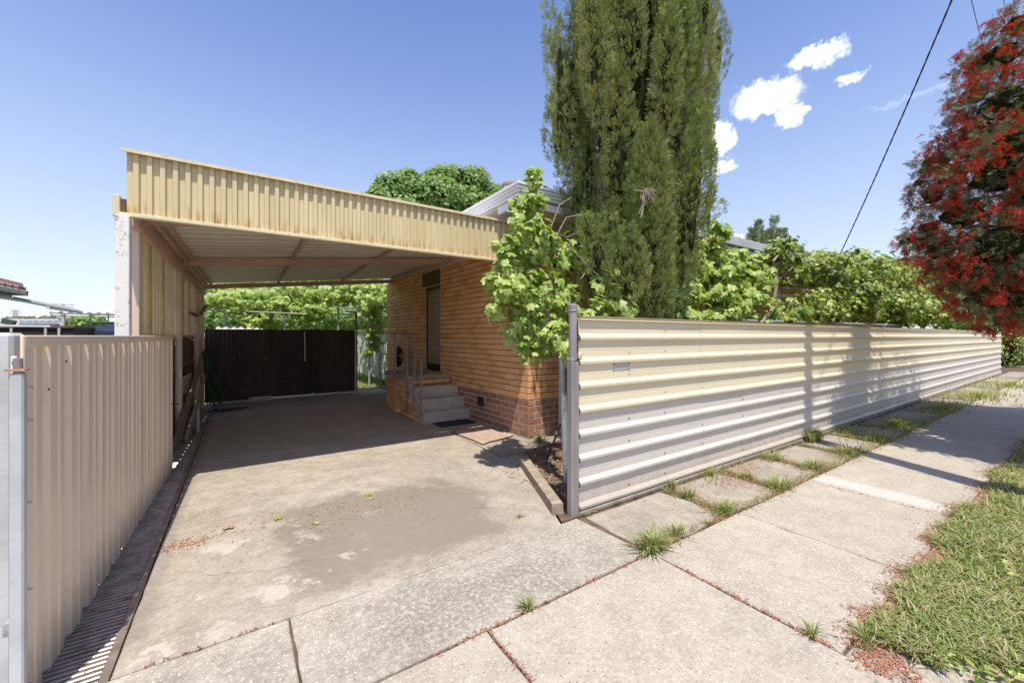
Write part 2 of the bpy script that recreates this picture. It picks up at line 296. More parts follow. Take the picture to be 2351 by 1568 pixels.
class MB:
    def __init__(s): s.v = []; s.f = []
    def add(s, V, F):
        o = len(s.v); s.v += [tuple(v) for v in V]; s.f += [tuple(i+o for i in f) for f in F]; return s
    def box(s, a, b, bev=0.0):                                       # corners a, b; optional chamfer on all edges
        x0, x1 = sorted((a[0], b[0])); y0, y1 = sorted((a[1], b[1])); z0, z1 = sorted((a[2], b[2]))
        V = [(x, y, z) for x in (x0, x1) for y in (y0, y1) for z in (z0, z1)]
        F = [(0, 1, 3, 2), (4, 6, 7, 5), (0, 4, 5, 1), (2, 3, 7, 6), (0, 2, 6, 4), (1, 5, 7, 3)]
        if not bev: return s.add(V, F)
        import bmesh
        bm = bmesh.new(); vs = [bm.verts.new(v) for v in V]
        for f in F: bm.faces.new([vs[i] for i in f])
        bmesh.ops.bevel(bm, geom=list(bm.edges), offset=bev, segments=1, affect='EDGES')
        bm.verts.index_update(); r = s.add([v.co for v in bm.verts], [[v.index for v in f.verts] for f in bm.faces]); bm.free(); return r
    def obox(s, p, q, w, h, up=(0, 0, 1)):                           # bar from p to q
        p, q = Vector(p), Vector(q); d = (q-p).normalized(); r = d.cross(Vector(up))
        if r.length < 1e-4: r = d.cross(Vector((0, 1, 0)))
        r.normalize(); u = r.cross(d); V = []
        for e in (p, q):
            for a, b in ((-1, -1), (1, -1), (1, 1), (-1, 1)): V.append(e + r*(a*w/2) + u*(b*h/2))
        return s.add(V, [(0, 3, 2, 1), (4, 5, 6, 7)] + [(i, (i+1) % 4, 4+(i+1) % 4, 4+i) for i in range(4)])
    def tube(s, pts, r, n=8, cap=True):
        pts = [Vector(p) for p in pts]; rs = r if isinstance(r, (list, tuple)) else [r]*len(pts); V = []; F = []
        d0 = (pts[1]-pts[0]).normalized(); a = d0.orthogonal().normalized()
        for i, p in enumerate(pts):
            d = (pts[min(i+1, len(pts)-1)]-pts[max(i-1, 0)]).normalized(); a = (a - d*a.dot(d)).normalized(); b = d.cross(a)
            for k in range(n): t = 2*math.pi*k/n; V.append(p + (a*math.cos(t)+b*math.sin(t))*rs[i])
        for i in range(len(pts)-1):
            for k in range(n): F.append((i*n+k, i*n+(k+1) % n, (i+1)*n+(k+1) % n, (i+1)*n+k))
        if cap: F.append(tuple(range(n))[::-1]); F.append(tuple(range((len(pts)-1)*n, len(pts)*n)))
        return s.add(V, F)
    def lathe(s, c, prof, n=16):                                     # prof: (r, z) list about vertical axis
        V = []; F = []
        for r, z in prof:
            for k in range(n): t = 2*math.pi*k/n; V.append((c[0]+r*math.cos(t), c[1]+r*math.sin(t), c[2]+z))
        for i in range(len(prof)-1):
            for k in range(n): F.append((i*n+k, i*n+(k+1) % n, (i+1)*n+(k+1) % n, (i+1)*n+k))
        F.append(tuple(range((len(prof)-1)*n, len(prof)*n))); F.append(tuple(range(n))[::-1]); return s.add(V, F)
    def sheet(s, prof, p0, along, across, out, length, thick=.0012, cuts=1, wav=0.0):
        """profile (u, o): u along 'across', o along 'out'; swept 'length' along 'along'. Two skins."""
        p0, along, across, out = map(Vector, (p0, along, across, out)); V = []; F = []; m = len(prof)
        for side in (0, 1):
            for c in range(cuts+1):
                t = c/cuts*length; wz = wav*math.sin(t*2.1+side*0)*math.cos(t*.9) if wav else 0
                for (u, o) in prof: V.append(p0 + along*t + across*u + out*(o - side*thick + wz))
        for side in (0, 1):
            b = side*m*(cuts+1)
            for c in range(cuts):
                for i in range(m-1):
                    q = (b+c*m+i, b+c*m+i+1, b+(c+1)*m+i+1, b+(c+1)*m+i); F.append(q if side else q[::-1])
        K = m*(cuts+1)
        for c in range(cuts):
            for i in (0, m-1): F.append((c*m+i, (c+1)*m+i, K+(c+1)*m+i, K+c*m+i))
        for i in range(m-1):
            for c in (0, cuts): F.append((c*m+i, c*m+i+1, K+c*m+i+1, K+c*m+i))
        return s.add(V, F)
    def poly(s, pts, z0, z1):
        n = len(pts); V = [(x, y, z0) for x, y in pts] + [(x, y, z1) for x, y in pts]
        return s.add(V, [tuple(range(n))[::-1], tuple(range(n, 2*n))] + [(i, (i+1) % n, n+(i+1) % n, n+i) for i in range(n)])
    def ell(s, c, r, n=10, m=6, jit=0.0):
        V = []; F = []
        for j in range(m+1):
            ph = math.pi*j/m
            for k in range(n):
                t = 2*math.pi*k/n; q = 1+random.uniform(-jit, jit)
                V.append((c[0]+r[0]*math.sin(ph)*math.cos(t)*q, c[1]+r[1]*math.sin(ph)*math.sin(t)*q, c[2]+r[2]*math.cos(ph)))
        for j in range(m):
            for k in range(n): F.append((j*n+k, (j+1)*n+k, (j+1)*n+(k+1) % n, j*n+(k+1) % n))
        return s.add(V, F)
    def build(s, name, mat, parent=None, kind=None, smooth=False, loc=None):
        A = np.array([tuple(v) for v in s.v], dtype=float); lo, hi = A.min(0), A.max(0)
        if loc is None: loc = Vector(((lo[0]+hi[0])/2, (lo[1]+hi[1])/2, lo[2]))
        A = A - np.array(loc); me = meshdata(name, A, s.f, mat, smooth)
        return link(name, me, parent, loc, kind)
def scatter(name, mat, T, P, Rm, sc, parent=None, kind='stuff', loc=(0, 0, 0)):
    """T: list of (V, F) templates (same face size); P (n,3), Rm (n,3,3), sc (n,) or (n,3)"""
    P = np.asarray(P, float); n = len(P); which = RNG.integers(0, len(T), n); Vs, Fs, off = [], [], 0
    sc = np.asarray(sc, float); sc = sc[:, None].repeat(3, 1) if sc.ndim == 1 else sc
    for i, (TV, TF) in enumerate(T):
        ix = np.where(which == i)[0]
        if not len(ix): continue
        V = TV[None]*sc[ix][:, None, :]; V = np.einsum('nij,nkj->nki', Rm[ix], V) + P[ix][:, None, :]
        F = TF[None] + (np.arange(len(ix))*len(TV))[:, None, None] + off
        Vs.append(V.reshape(-1, 3)); Fs.append(F.reshape(-1, TF.shape[1])); off += len(ix)*len(TV)
    V = np.concatenate(Vs) - np.array(loc); me = meshdata(name, V, np.concatenate(Fs), mat)
    return link(name, me, parent, loc, kind)
def frames(D, roll=None, up=None):
    """rotation matrices whose local +Y points along D (n,3), rolled at random"""
    D = D/np.linalg.norm(D, axis=1, keepdims=True); n = len(D)
    ref = np.tile(np.array([0, 0, 1.0]), (n, 1)); ref[np.abs(D[:, 2]) > .95] = (1, 0, 0)
    X = np.cross(D, ref); X /= np.linalg.norm(X, axis=1, keepdims=True); Z = np.cross(X, D)
    if roll is None: roll = RNG.uniform(0, 2*math.pi, n)
    c, s_ = np.cos(roll)[:, None], np.sin(roll)[:, None]
    X2 = X*c + Z*s_; Z2 = -X*s_ + Z*c
    return np.stack([X2, D, Z2], axis=2)
def nframes(Nn, roll):
    """local +Z along Nn (leaf normal)"""
    Nn = Nn/np.linalg.norm(Nn, axis=1, keepdims=True); n = len(Nn)
    ref = np.tile(np.array([0, 0, -1.0]), (n, 1)); Y = ref - Nn*np.sum(ref*Nn, 1)[:, None]; l = np.linalg.norm(Y, axis=1, keepdims=True)
    Y = np.where(l > .05, Y/np.maximum(l, 1e-6), np.tile(np.array([1.0, 0, 0]), (n, 1))); X = np.cross(Y, Nn)
    c, s_ = np.cos(roll)[:, None], np.sin(roll)[:, None]; X2 = X*c + Y*s_; Y2 = -X*s_ + Y*c
    return np.stack([X2, Y2, Nn], axis=2)
def rdir(n): d = RNG.normal(size=(n, 3)); return d/np.linalg.norm(d, axis=1, keepdims=True)
# leaf shapes
def grape_leaf(k):
    r = random.Random(k); ang = [0, 14, 27, 40, 55, 70, 85, 102, 120, 140, 160]; rr = [1, .78, .62, .84, .9, .66, .56, .74, .62, .46, .2]
    pts = []
    for sgn in (1, -1):
        seq = list(zip(ang, rr)) if sgn == 1 else list(zip(ang, rr))[::-1]
        for a, q in seq:
            if sgn == -1 and a == 0: continue
            t = rad(90 - sgn*a); q *= r.uniform(.9, 1.1); pts.append((q*math.cos(t)*.62, q*math.sin(t)*.62+.35, 0))
    V = [(0, .35, .05)]
    for x, y, _ in pts: V.append((x, y, -.16*abs(x)**1.3*2 - .12*(y-.35)**2*2 + r.uniform(-.05, .05)))
    V = np.array(V); V[:, 2] += .05; m = len(pts); F = np.array([(0, 1+i, 1+(i+1) % m) for i in range(m)])
    return V, F
GL = [grape_leaf(k) for k in range(5)]
def oval_leaf(w=.28, curl=.12):
    V = np.array([(0, 0, 0), (w, .4, curl), (0, .45, 0), (-w, .4, curl), (w*.6, .75, curl*.6), (-w*.6, .75, curl*.6), (0, 1, -.08)])
    return V, np.array([(0, 1, 2), (0, 2, 3), (1, 4, 2), (2, 5, 3), (4, 6, 2), (2, 6, 5)])
def spray(k, n=7, w=.09, spread=.9):                                  # feathery fan of narrow leaflets
    r = random.Random(k); V = []; F = []
    for i in range(n):
        t = i/(n-1); y0 = t*.55; side = (-1)**i; a = side*spread*(1-t*.8)*r.uniform(.6, 1.1); L = (.62-.25*t)*r.uniform(.8, 1.15); e = r.uniform(-.3, .3)
        dx, dy = math.sin(a), math.cos(a); px, py = dy*w, -dx*w; b = len(V)
        V += [(-px*.5, y0-py*.5, 0), (px*.5+dx*L*.5, y0+py*.5+dy*L*.5, e*L*.5), (dx*L, y0+dy*L, e*L), (-px*1.0+dx*L*.5, y0-py+dy*L*.5, e*L*.5)]
        F += [(b, b+1, b+2), (b, b+2, b+3)]
    return np.array(V), np.array(F)
CS = [spray(k, 6, .062, .95) for k in range(6)]
NS = [spray(k+20, 11, .035, 1.0) for k in range(4)]
def brush(k, n=46):                                                   # bottlebrush spike along +Y, hairy
    r = random.Random(k); V = []; F = []
    for i in range(n):
        y = r.uniform(.05, .95); a = r.uniform(0, 6.283); L = .25*r.uniform(.8, 1.1); w_ = .022
        dx, dz = math.cos(a), math.sin(a); b = len(V)
        V += [(dx*.02-dz*w_, y, dz*.02+dx*w_), (dx*.02+dz*w_, y, dz*.02-dx*w_), (dx*L+dz*w_, y+.12, dz*L-dx*w_), (dx*L-dz*w_, y+.12, dz*L+dx*w_)]
        F += [(b, b+1, b+2), (b, b+2, b+3)]
    return np.array(V), np.array(F)
BR = [brush(k, 25) for k in range(3)]
def blade(k):
    r = random.Random(k); b = r.uniform(.25, .9); w_ = .06
    V = [(-w_, 0, 0), (w_, 0, 0), (-w_*.8, .4*1, .42*(1-b*.3)), (w_*.8, .4, .42*(1-b*.3)), (-w_*.5, .8, .6-b*.35), (w_*.5, .8, .6-b*.35), (0, 1.15, .6-b*.62)]
    return np.array(V), np.array([(0, 1, 3), (0, 3, 2), (2, 3, 5), (2, 5, 4), (4, 5, 6)])
GB = [blade(k) for k in range(6)]
def chip():
    V = np.array([(-.5, -.18, 0), (.5, -.2, .03), (.55, .17, .02), (-.45, .2, .05), (-.5, -.18, .1), (.5, -.2, .12), (.55, .17, .14), (-.45, .2, .11)])
    return V, np.array([(4, 5, 6), (4, 6, 7), (0, 1, 5), (0, 5, 4), (1, 2, 6), (1, 6, 5), (2, 3, 7), (2, 7, 6), (3, 0, 4), (3, 4, 7)])
CHIP = [chip()]
# ================================================================ THE SETTING
def structure(o): o['kind'] = 'structure'; return o
mb = MB(); mb.add([(-300, -300, -.06), (300, -300, -.06), (300, 600, -.06), (-300, 600, -.06)], [(0, 1, 2, 3)])
structure(mb.build('ground', M['ground']))
def slab(pts, z1, mat, parent, z0=-.05, name='slab', ch=.006):
    """paving slab with a small chamfer round its top edge"""
    q_ = []
    for i, p in enumerate(pts):
        r_ = pts[(i+1) % len(pts)]; L_ = math.hypot(r_[0]-p[0], r_[1]-p[1]); m_ = max(1, int(L_/.09)); nx, ny = -(r_[1]-p[1])/L_, (r_[0]-p[0])/L_
        for k in range(m_): t = k/m_; w_ = 0 if k == 0 else random.gauss(0, .0022) - (.008 if random.random() < .05 else 0); q_.append((p[0]+(r_[0]-p[0])*t-nx*abs(w_)*-1, p[1]+(r_[1]-p[1])*t-ny*abs(w_)*-1))
    pts = q_
    cx = sum(p[0] for p in pts)/len(pts); cy = sum(p[1] for p in pts)/len(pts); n = len(pts)
    ins = []
    for p in pts:
        d = Vector((cx-p[0], cy-p[1])).normalized()*ch*1.4; ins.append((p[0]+d.x, p[1]+d.y))
    V = [(*p, z0) for p in pts] + [(*p, z1-ch) for p in pts] + [(*p, z1) for p in ins]
    F = [tuple(range(2*n, 3*n))] + [(a+i, a+(i+1) % n, a+n+(i+1) % n, a+n+i) for a in (0, n) for i in range(n)]
    return MB().add(V, F).build(name, mat, parent)
def rect(x0, x1, y0, y1, j=.0): return [(x0+random.uniform(-j, j), y0+random.uniform(-j, j)), (x1+random.uniform(-j, j), y0+random.uniform(-j, j)), (x1+random.uniform(-j, j), y1+random.uniform(-j, j)), (x0+random.uniform(-j, j), y1+random.uniform(-j, j))]
drive = structure(link('driveway', None, None, (1, 6, 0)))
slab([(-.455, 2.372), (2.06, 2.385), (2.70, 3.74), (2.95, 4.1), (-.455, 3.93)], .0, M['drive'], drive)
slab([(-.455, 3.945), (2.60, 4.075), (2.64, 5.86), (-.455, 5.79)], .0, M['drive'], drive)
slab([(-.455, 5.80), (2.64, 5.87), (3.40, 5.87), (3.30, 8.8), (-.455, 8.75)], .0, M['drive'], drive)
slab([(-.455, 8.76), (3.30, 8.81), (3.24, 11.4), (-.50, 11.4)], .0, M['drive'], drive)
slab([(2.65, 4.10), (3.9, 4.36), (3.9, 4.62), (3.40, 4.62), (3.38, 5.86), (2.65, 5.86)], -.012, M['strip'], drive)
def crack(x0, y0, x1, y1, w_, wob):
    n_ = 26; V = []; F = []; ox = oy = 0.0; dx, dy = x1-x0, y1-y0; L_ = math.hypot(dx, dy); px_, py_ = -dy/L_, dx/L_
    for i in range(n_+1):
        t = i/n_; ox = ox*.75 + random.gauss(0, wob); w2 = w_*random.uniform(.4, 1.3)*(1-.6*t); cxx, cyy_ = x0+dx*t+px_*ox, y0+dy*t+py_*ox
        V += [(cxx-px_*w2, cyy_-py_*w2, .0012), (cxx+px_*w2, cyy_+py_*w2, .0012)]
    F = [(2*i, 2*i+1, 2*i+3, 2*i+2) for i in range(n_)]; MB().add(V, F).build('crack', M['soil'], drive)
crack(-.42, 5.35, 1.0, 5.5, .0022, .02); crack(-.3, 7.1, 1.5, 7.6, .002, .025); crack(1.62, 3.05, 2.2, 2.55, .002, .012); crack(2.1, 4.8, 2.62, 4.6, .002, .012); crack(-.2, 3.1, .5, 2.8, .0015, .014); crack(.9, 4.3, 1.3, 5.2, .0015, .015)
apron = structure(link('driveway_apron', None, None, (.8, 2, 0)))
slab(rect(-1.9, .208, 1.735, 2.360), .002, M['apron'], apron); slab([(.215, 1.735), (2.275, 1.735), (2.225, 2.385), (.215, 2.365)], .002, M['apron'], apron)
path = structure(link('footpath', None, None, (5, 1.2, 0)))
jx = [-2.6, -1.3, 1.015, 2.285, 3.40, 4.72, 6.0, 7.25, 8.5, 9.75, 11.0, 12.25, 13.5, 14.75, 16, 17.25, 18.5, 19.75, 21, 22.25, 23.5, 24.75, 26, 27.5, 29, 32, 36, 42, 50]
for a, b in zip(jx, jx[1:]):
    dz = random.uniform(-.003, .003); slab(rect(a+.004, b-.004, .70 if a > 2.2 else .655, 1.722, .003), dz, M['path'], path)
slab(rect(-2.5, 1.93, -.9, .642), .0, M['path'], path); slab([(1.95, -.9), (3.0, -.9), (2.66, .40), (2.56, .688), (1.945, .688)], -.004, M['path'], path)
strip = structure(link('fence_strip_paving', None, None, (6, 2.1, 0)))
sx = [(2.30, 3.28), (3.40, 4.22), (4.36, 5.16), (5.30, 6.15), (6.3, 7.2), (7.35, 8.4), (8.5, 9.5), (9.65, 10.8), (10.95, 12.1), (12.3, 13.6), (13.8, 15.3), (15.5, 17.2), (17.4, 19.3), (19.5, 22), (22.2, 26)]
for a, b in sx:
    j = .035; slab([(a+random.uniform(0, j), 1.765+random.uniform(0, j)), ((a+b)/2, 1.742), (b-random.uniform(0, j), 1.765+random.uniform(0, j)), (b+.01, 2.08), (b-random.uniform(0, j), 2.37), (a+random.uniform(0, j), 2.37), (a-.01, 2.1)], -.004, M['strip'], strip)
structure(MB().box((-6, -3.5, -.05), (50, 2.40, -.016)).build('footpath_bedding', M['soil']))
structure(MB().poly([(2.64, .69), (60, .69), (60, -6), (3.05, -6)], -.04, .006).build('grass_verge', M['verge']))
structure(MB().poly([(2.08, 2.40), (30, 2.40), (30, 4.58), (3.9, 4.58), (3.9, 4.35), (2.97, 4.11), (2.72, 3.74)], -.05, .004).build('garden_bed', M['soil']))
structure(MB().poly([(-6, 11.42), (30, 11.42), (30, 40), (-6, 40)], -.05, .0).build('backyard_lawn', M['lawn']))
structure(MB().poly([(-12, 1.7), (-.85, 1.7), (-.85, 11.4), (-12, 11.4)], -.05, -.01).build('neighbour_yard', M['ground']))
# drain along the left of the driveway
dr = thing('trench_drain', 'long dark slotted trench drain grate running beside the beige gate', 'drain grate', (-.62, 6, 0))
MB().box((-.72, 1.9, -.12), (-.475, 11.0, -.10)).build('channel_floor', M['dark'], dr)
MB().box((-1.02, 1.9, -.12), (-.741, 11.0, .0)).build('sun_cover_strip', M['strip'], dr)  # concrete strip added to keep sun from leaking under the gate
for a, b in ((-.740, -.712), (-.492, -.46)):
    MB().box((a, 1.9, -.12), (b, 11.0, .003)).build('edge_rail', M['grate'], dr)
mbar = MB().box((-.110, -.0105, -.02), (.110, .0105, 0), .004); bm0 = mbar.build('grate_bar', M['grate'], dr, loc=(0, 0, 0)); me = bm0.data
nb = int((10.9-1.92)/.0335); bm0.location = Vector((-.602, 1.92, 0)) - LOC[dr.name]
for i in range(1, nb):
    link('grate_bar', me, dr, (-.602, 1.92+i*.0335, random.uniform(-.0015, 0)))
# ================================================================ STREET FENCE
FY = 2.44
fe = thing('ribbed_metal_fence', 'long cream and off-white horizontal ribbed metal street fence beside the footpath', 'fence', (14, FY, 0))
def hprof(z0, k, first=True):
    """profile (u=z, o=out): k pans of .197 high, each with a rib at its foot"""
    P = []
    for i in range(k):
        b = i*.197; P += [(b-.014, .002), (b, .028), (b+.020, .0295), (b+.052, .004), (b+.100, .003), (b+.104, .0005), (b+.108, .003), (b+.150, .002)]
    P += [(k*.197-.015, .002)]
    return P
L0, L1 = 2.285, 24.2
cuts = [L0, 4.88, 7.45, 10.0, 12.55, 15.1, 17.7, 20.3, L1]
for a, b in zip(cuts, cuts[1:]):
    MB().sheet(hprof(0, 4), (a, FY-.003*(cuts.index(a) % 2), .04), (1, 0, 0), (0, 0, 1), (0, -1, 0), b-a+.012, cuts=12, wav=.0012).build('sheet', M['white'], fe)
cuts2 = [L0, 4.02, 6.6, 9.2, 11.8, 14.4, 17.0, 19.6, L1]
for a, b in zip(cuts2, cuts2[1:]):
    p = hprof(0, 4)[:-1] + [(.77, .002), (.776, .026), (.784, .030)]
    MB().sheet(p, (a, FY-.0045-.003*(cuts2.index(a) % 2), .04+4*.197), (1, 0, 0), (0, 0, 1), (0, -1, 0), b-a+.012, cuts=12, wav=.0012).build('sheet', M['creamtop'], fe)
MB().box((L0, FY-.036, 1.579), (L1, FY+.012, 1.590), .003).build('top_capping', M['creamtop'], fe)
MB().box((2.24, 2.405, -.05), (24.3, 2.53, .026), .004).build('plinth', M['plinth'], fe)
for x in [4.95+2.55*i for i in range(8)]:
    MB().box((x-.025, FY+.006, 0), (x+.025, FY+.056, 1.55)).build('rear_post', M['galv'], fe)
for z in (.35, 1.25): MB().box((L0, FY+.058, z), (L1, FY+.09, z+.05)).build('rear_rail', M['galv'], fe)
bt = MB()
for x in [2.9, 3.42, 4.06, 4.9, 5.9, 6.7, 7.5, 8.6, 9.9, 11.2, 13, 15, 17, 19.5, 22]:
    for i in range(8):
        if (i + int(x*3)) % 3: bt.tube([(x, FY-.004, .04+i*.197+.08), (x, FY-.013, .04+i*.197+.08)], .0055, 6)
bt.build('fixing_screws', M['bolt'], fe, 'stuff')
pl = MB().box((2.70, FY-.014, 1.155), (2.90, FY-.006, 1.20), .001).build('number_plate', M['plate'], fe)
for dx, dz in ((.0, .0), (.2, .0), (.0, .045), (.2, .045), (.1, .05)): MB().tube([(2.70+dx, FY-.006, 1.148+dz*1.25), (2.70+dx, FY-.017, 1.148+dz*1.25)], .004, 6).build('screw', M['bolt'], pl)
for i in range(8):
    z = .04+i*.197; MB().box((L0-.028, FY-.034, z-.012), (L0+.004, FY+.004, z+.026), .006).build('rib_clip', M['bolt'], fe)
fp = thing('fence_end_post', 'weathered grey steel post with a domed cap at the near end of the ribbed fence', 'post', (2.235, FY, 0))
MB().lathe((2.232, FY, 0), [(.033, 1.25), (.033, 1.655)], 20).build('upper_tube', M['greypost'], fp, smooth=False)
MB().box((2.192, FY-.032, -.03), (2.225, FY+.030, 1.27), .006).build('channel', M['greypost'], fp); MB().box((2.225, FY-.036, -.03), (2.272, FY+.034, 1.24), .008).build('channel', M['greypost'], fp)
MB().lathe((2.232, FY, 1.645), [(.037, 0), (.040, .010), (.036, .016), (.036, .022), (.040, .028), (.040, .036), (.036, .040), (.041, .046), (.041, .052), (.028, .060), (.008, .064)], 20).build('domed_cap', M['greypost'], fp)
MB().obox((2.27, FY-.01, 1.285), (2.315, FY-.01, 1.285), .03, .035).build('hinge_bolt', M['galvbolt'], fp)
p2 = thing('galvanised_pole', 'blue-grey galvanised pole with peeling patches standing between the post and the house corner', 'pole', (2.66, 3.0, 0))
MB().tube([(2.665, 3.0, -.03), (2.60, 3.0, 1.28)], .030, 14).build('pole', M['galv'], p2); MB().box((2.648, 2.96, .42), (2.70, 2.985, .54), .004).build('latch', M['bolt'], p2)
MB().tube([(2.58, 3.0, 1.47), (2.66, 2.9, 1.47)], .022, 12).build('end_cap', M['galvbolt'], p2)
ro = thing('slanted_rod', 'dark steel prop rod leaning from the garden bed towards the galvanised pole', 'rod', (2.95, 3.7, 0))
MB().tube([(2.93, 3.66, 0), (2.80, 3.25, .52)], .012, 8).build('shaft', M['bolt'], ro); MB().tube([(2.83, 3.35, .40), (2.822, 3.33, .43)], .018, 8).build('collar', M['galvbolt'], ro)
# ================================================================ LEFT GATE AND ITS POSTS
gx = -.69
ga = thing('beige_sheet_gate', 'tall beige ribbed sheet metal gate standing open along the drain', 'gate', (gx, 2.35, 0)); ga.rotation_euler = (0, 0, -math.atan2(.085, 3.3))
prof = []; u = 0.0
for i in range(14):
    u = i*.2385; prof += [(u, .0), (u+.075, .0), (u+.083, .006), (u+.090, 0), (u+.150, .0), (u+.166, -.020), (u+.222, -.020)]
prof = [(u, o) for u, o in prof]; shs = [(0, 4), (4, 8), (8, 12), (12, 14)]
for a, b in shs:
    p = [(u, o) for u, o in prof[a*7:b*7]] + [(b*.2385, 0.0), (b*.2385+.012, .0)]
    MB().sheet(p, (gx, 2.35, .006), (0, 0, 1), (0, 1, 0), (1, 0, 0), 1.436).build('sheet', M['gate'], ga)
MB().box((gx-.008, 2.335, 1.405), (gx+.008, 5.70, 1.452), .004).build('top_rail', M['gate'], ga)
MB().box((gx-.006, 2.328, .05), (gx+.006, 2.352, 1.452), .003).build('end_trim', M['gate'], ga)
MB().box((gx-.060, 2.36, .30), (gx-.026, 5.66, .35)).build('rail', M['galv'], ga)
for z in (.10, .46, .80, 1.12, 1.25): MB().tube([(gx, 2.372, z), (gx+.014, 2.372, z)], .006, 8).build('bolt', M['galvbolt'], ga)
MB().tube([(gx, 5.62, .72), (gx+.06, 5.62, .72)], .007, 8).build('latch_bolt', M['bolt'], ga)
for y, z in ((2.56, 1.22), (2.75, 1.33), (4.3, .32), (4.55, .45), (5.3, .5)): MB().tube([(gx+.001, y, z), (gx+.004, y, z)], .006, 6).build('rust_spot', M['bolt'], ga)
hp = thing('gate_hinge_tube', 'pale steel hinge tube with rusty collar beside the beige gate', 'hinge post', (-.74, 2.27, 0))
MB().box((-.712, 2.285, .09), (-.674, 2.322, 1.31), .006).build('square_tube', M['leftpost'], hp)
MB().lathe((-.693, 2.303, 1.31), [(.013, 0), (.013, .055)], 12).build('pin', M['greypost'], hp); MB().box((-.720, 2.28, 1.318), (-.670, 2.33, 1.326)).build('collar', M['rusty'], hp)
MB().box((-.725, 2.27, .02), (-.665, 2.335, .10), .01).build('foot_bracket', M['rusty'], hp)
gp = thing('tall_grey_gate_post', 'wide grey steel gate post at the left edge of the photo', 'post', (-.82, 2.5, 0))
MB().box((-.90, 2.44, -.03), (-.748, 2.56, 1.462), .012).build('post', M['leftpost'], gp)
MB().box((-.742, 2.40, 1.26), (-.728, 2.42, 1.37), .003).build('hinge_plate', M['gutter'], gp)
for z in (1.28, 1.345): MB().tube([(-.735, 2.405, z), (-.720, 2.40, z)], .010, 8).build('hinge_bolt', M['rusty'], gp)
sf = thing('grey_fence_sun_block', 'grey sheet metal fence behind the opened beige gate, its unseen run added to block sun', 'fence', (-1.0, 4, 0))  # near end is a real panel; the long hidden run is added to block sun
yy = 2.62
while yy < 10.6: MB().sheet([(0, 0), (.60, 0), (.615, .022), (.68, .022), (.695, 0), (.70, 0)], (-.965, yy, -.03), (0, 0, 1), (0, 1, 0), (1, 0, 0), 1.455).build('sheet', M['leftpost'], sf); yy += .69
MB().box((-.99, 2.6, 1.42), (-.935, 10.9, 1.445)).build('top_rail', M['leftpost'], sf)
MB().obox((-.92, 2.6, 1.34), (-.80, 2.6, 1.20), .03, .03).build('brace', M['leftpost'], sf)
# ================================================================ CARPORT
def xl(y): return -.80 + (y-4.6)*.0245
def rz(x, y): return 2.515 + .105*(x+.75) + (10.3-y)*.015
cp = thing('carport', 'cream ribbed metal fronted carport with pinkish brown beams over the driveway', 'carport', (1, 4.55, 0))
CY = 4.55; pitch = .0845
def fprof(k):
    P = []
    for i in range(k): b = i*pitch; P += [(b, 0.0), (b+.036, 0.0), (b+.044, .026), (b+.0765, .026)]
    return P + [(k*pitch, 0.0), (k*pitch+.01, 0.0)]
x = -.775; nsh = [10, 9, 9, 9, 12]
for i, k in enumerate(nsh):
    MB().sheet(fprof(k), (x, CY-.001*(i % 2), 2.455), (0, 0, 1), (1, 0, 0), (0, -1, 0), .535).build('fascia_sheet', M['fascia'], cp); x += k*pitch
xr = x
MB().box((-.80, CY-.050, 2.972), (xr, CY+.03, 2.980)).build('top_capping', M['trim'], cp); MB().box((-.80, CY-.053, 2.952), (xr, CY-.050, 2.980)).build('top_capping_lip', M['trim'], cp)
MB().box((-.815, CY-.050, 2.425), (xr, CY+.02, 2.456), .004).build('bottom_trim', M['trim'], cp)
MB().box((-.86, CY-.012, 2.425), (-.815, CY+.10, 2.60), .004).build('gutter_end_cap', M['trim'], cp); MB().box((-.86, CY+.1, 2.44), (-.80, 10.4, 2.58)).build('side_gutter', M['trim'], cp)
# roof sheeting, ribs running across the carport; four sheets
ys = [4.62, 6.1, 7.55, 9.0, 10.48]
for a, b in zip(ys, ys[1:]):
    P = []; u = 0
    while u < b-a+.05: P += [(u, 0), (u+.13, 0), (u+.145, .022), (u+.175, .022), (u+.19, 0)]; u += .2
    P.append((b-a+.06, 0)); P = [(q, o) for q, o in P if q <= b-a+.06]
    p0 = Vector((-.84, a, rz(-.84, a))); al = Vector((3.42+.84-.1, 0, rz(3.32, a)-rz(-.84, a))); ln = al.length
    MB().sheet(P, p0 + Vector((0, 0, .0015*(ys.index(a) % 2))), al.normalized(), Vector((0, 1, -.015)), (0, 0, 1), ln).build('roof_sheet', M['soffitsheet'], cp)
def beam(p, q, w_, h, name='beam', mat='timber'): return MB().obox(p, q, w_, h).build(name, M[mat], cp)
for y in (4.95, 7.32, 10.33):
    a, b = xl(y)+.02, 3.40-.033*(y-4.67)
    beam((a, y, rz(a, y)-.085), (b+.02, y, rz(b, y)-.085), .045, .095)
for x in (.70, 2.02): beam((x, 4.62, rz(x, 4.62)-.030), (x, 10.42, rz(x, 10.42)-.030), .04, .052, 'rafter')
for i, (dx, dz, w_, h) in enumerate(((.06, -.15, .045, .16), (.13, -.075, .03, .05), (.19, -.035, .025, .045))):
    beam((xl(4.6)+dx, 4.62, rz(-.75, 4.62)+dz), (xl(10.4)+dx, 10.42, rz(-.75, 10.4)+dz), w_, h, 'side_rail')
beam((3.385, 4.70, 2.90), (3.215, 10.5, 2.84), .05, .09, 'wall_plate')
MB().box((-.832, 4.455, -.02), (-.742, 4.545, 2.425), .006).build('post', M['peel'], cp)
MB().box((-.80, 4.80, -.02), (-.735, 4.93, rz(-.75, 4.9)-.02), .006).build('post', M['post'], cp)
for y in (7.32, 9.45, 10.28): MB().tube([(xl(y)+.02, y, -.02), (xl(y)+.02, y, rz(xl(y), y)-.05)], .043, 16).build('post', M['post'], cp)
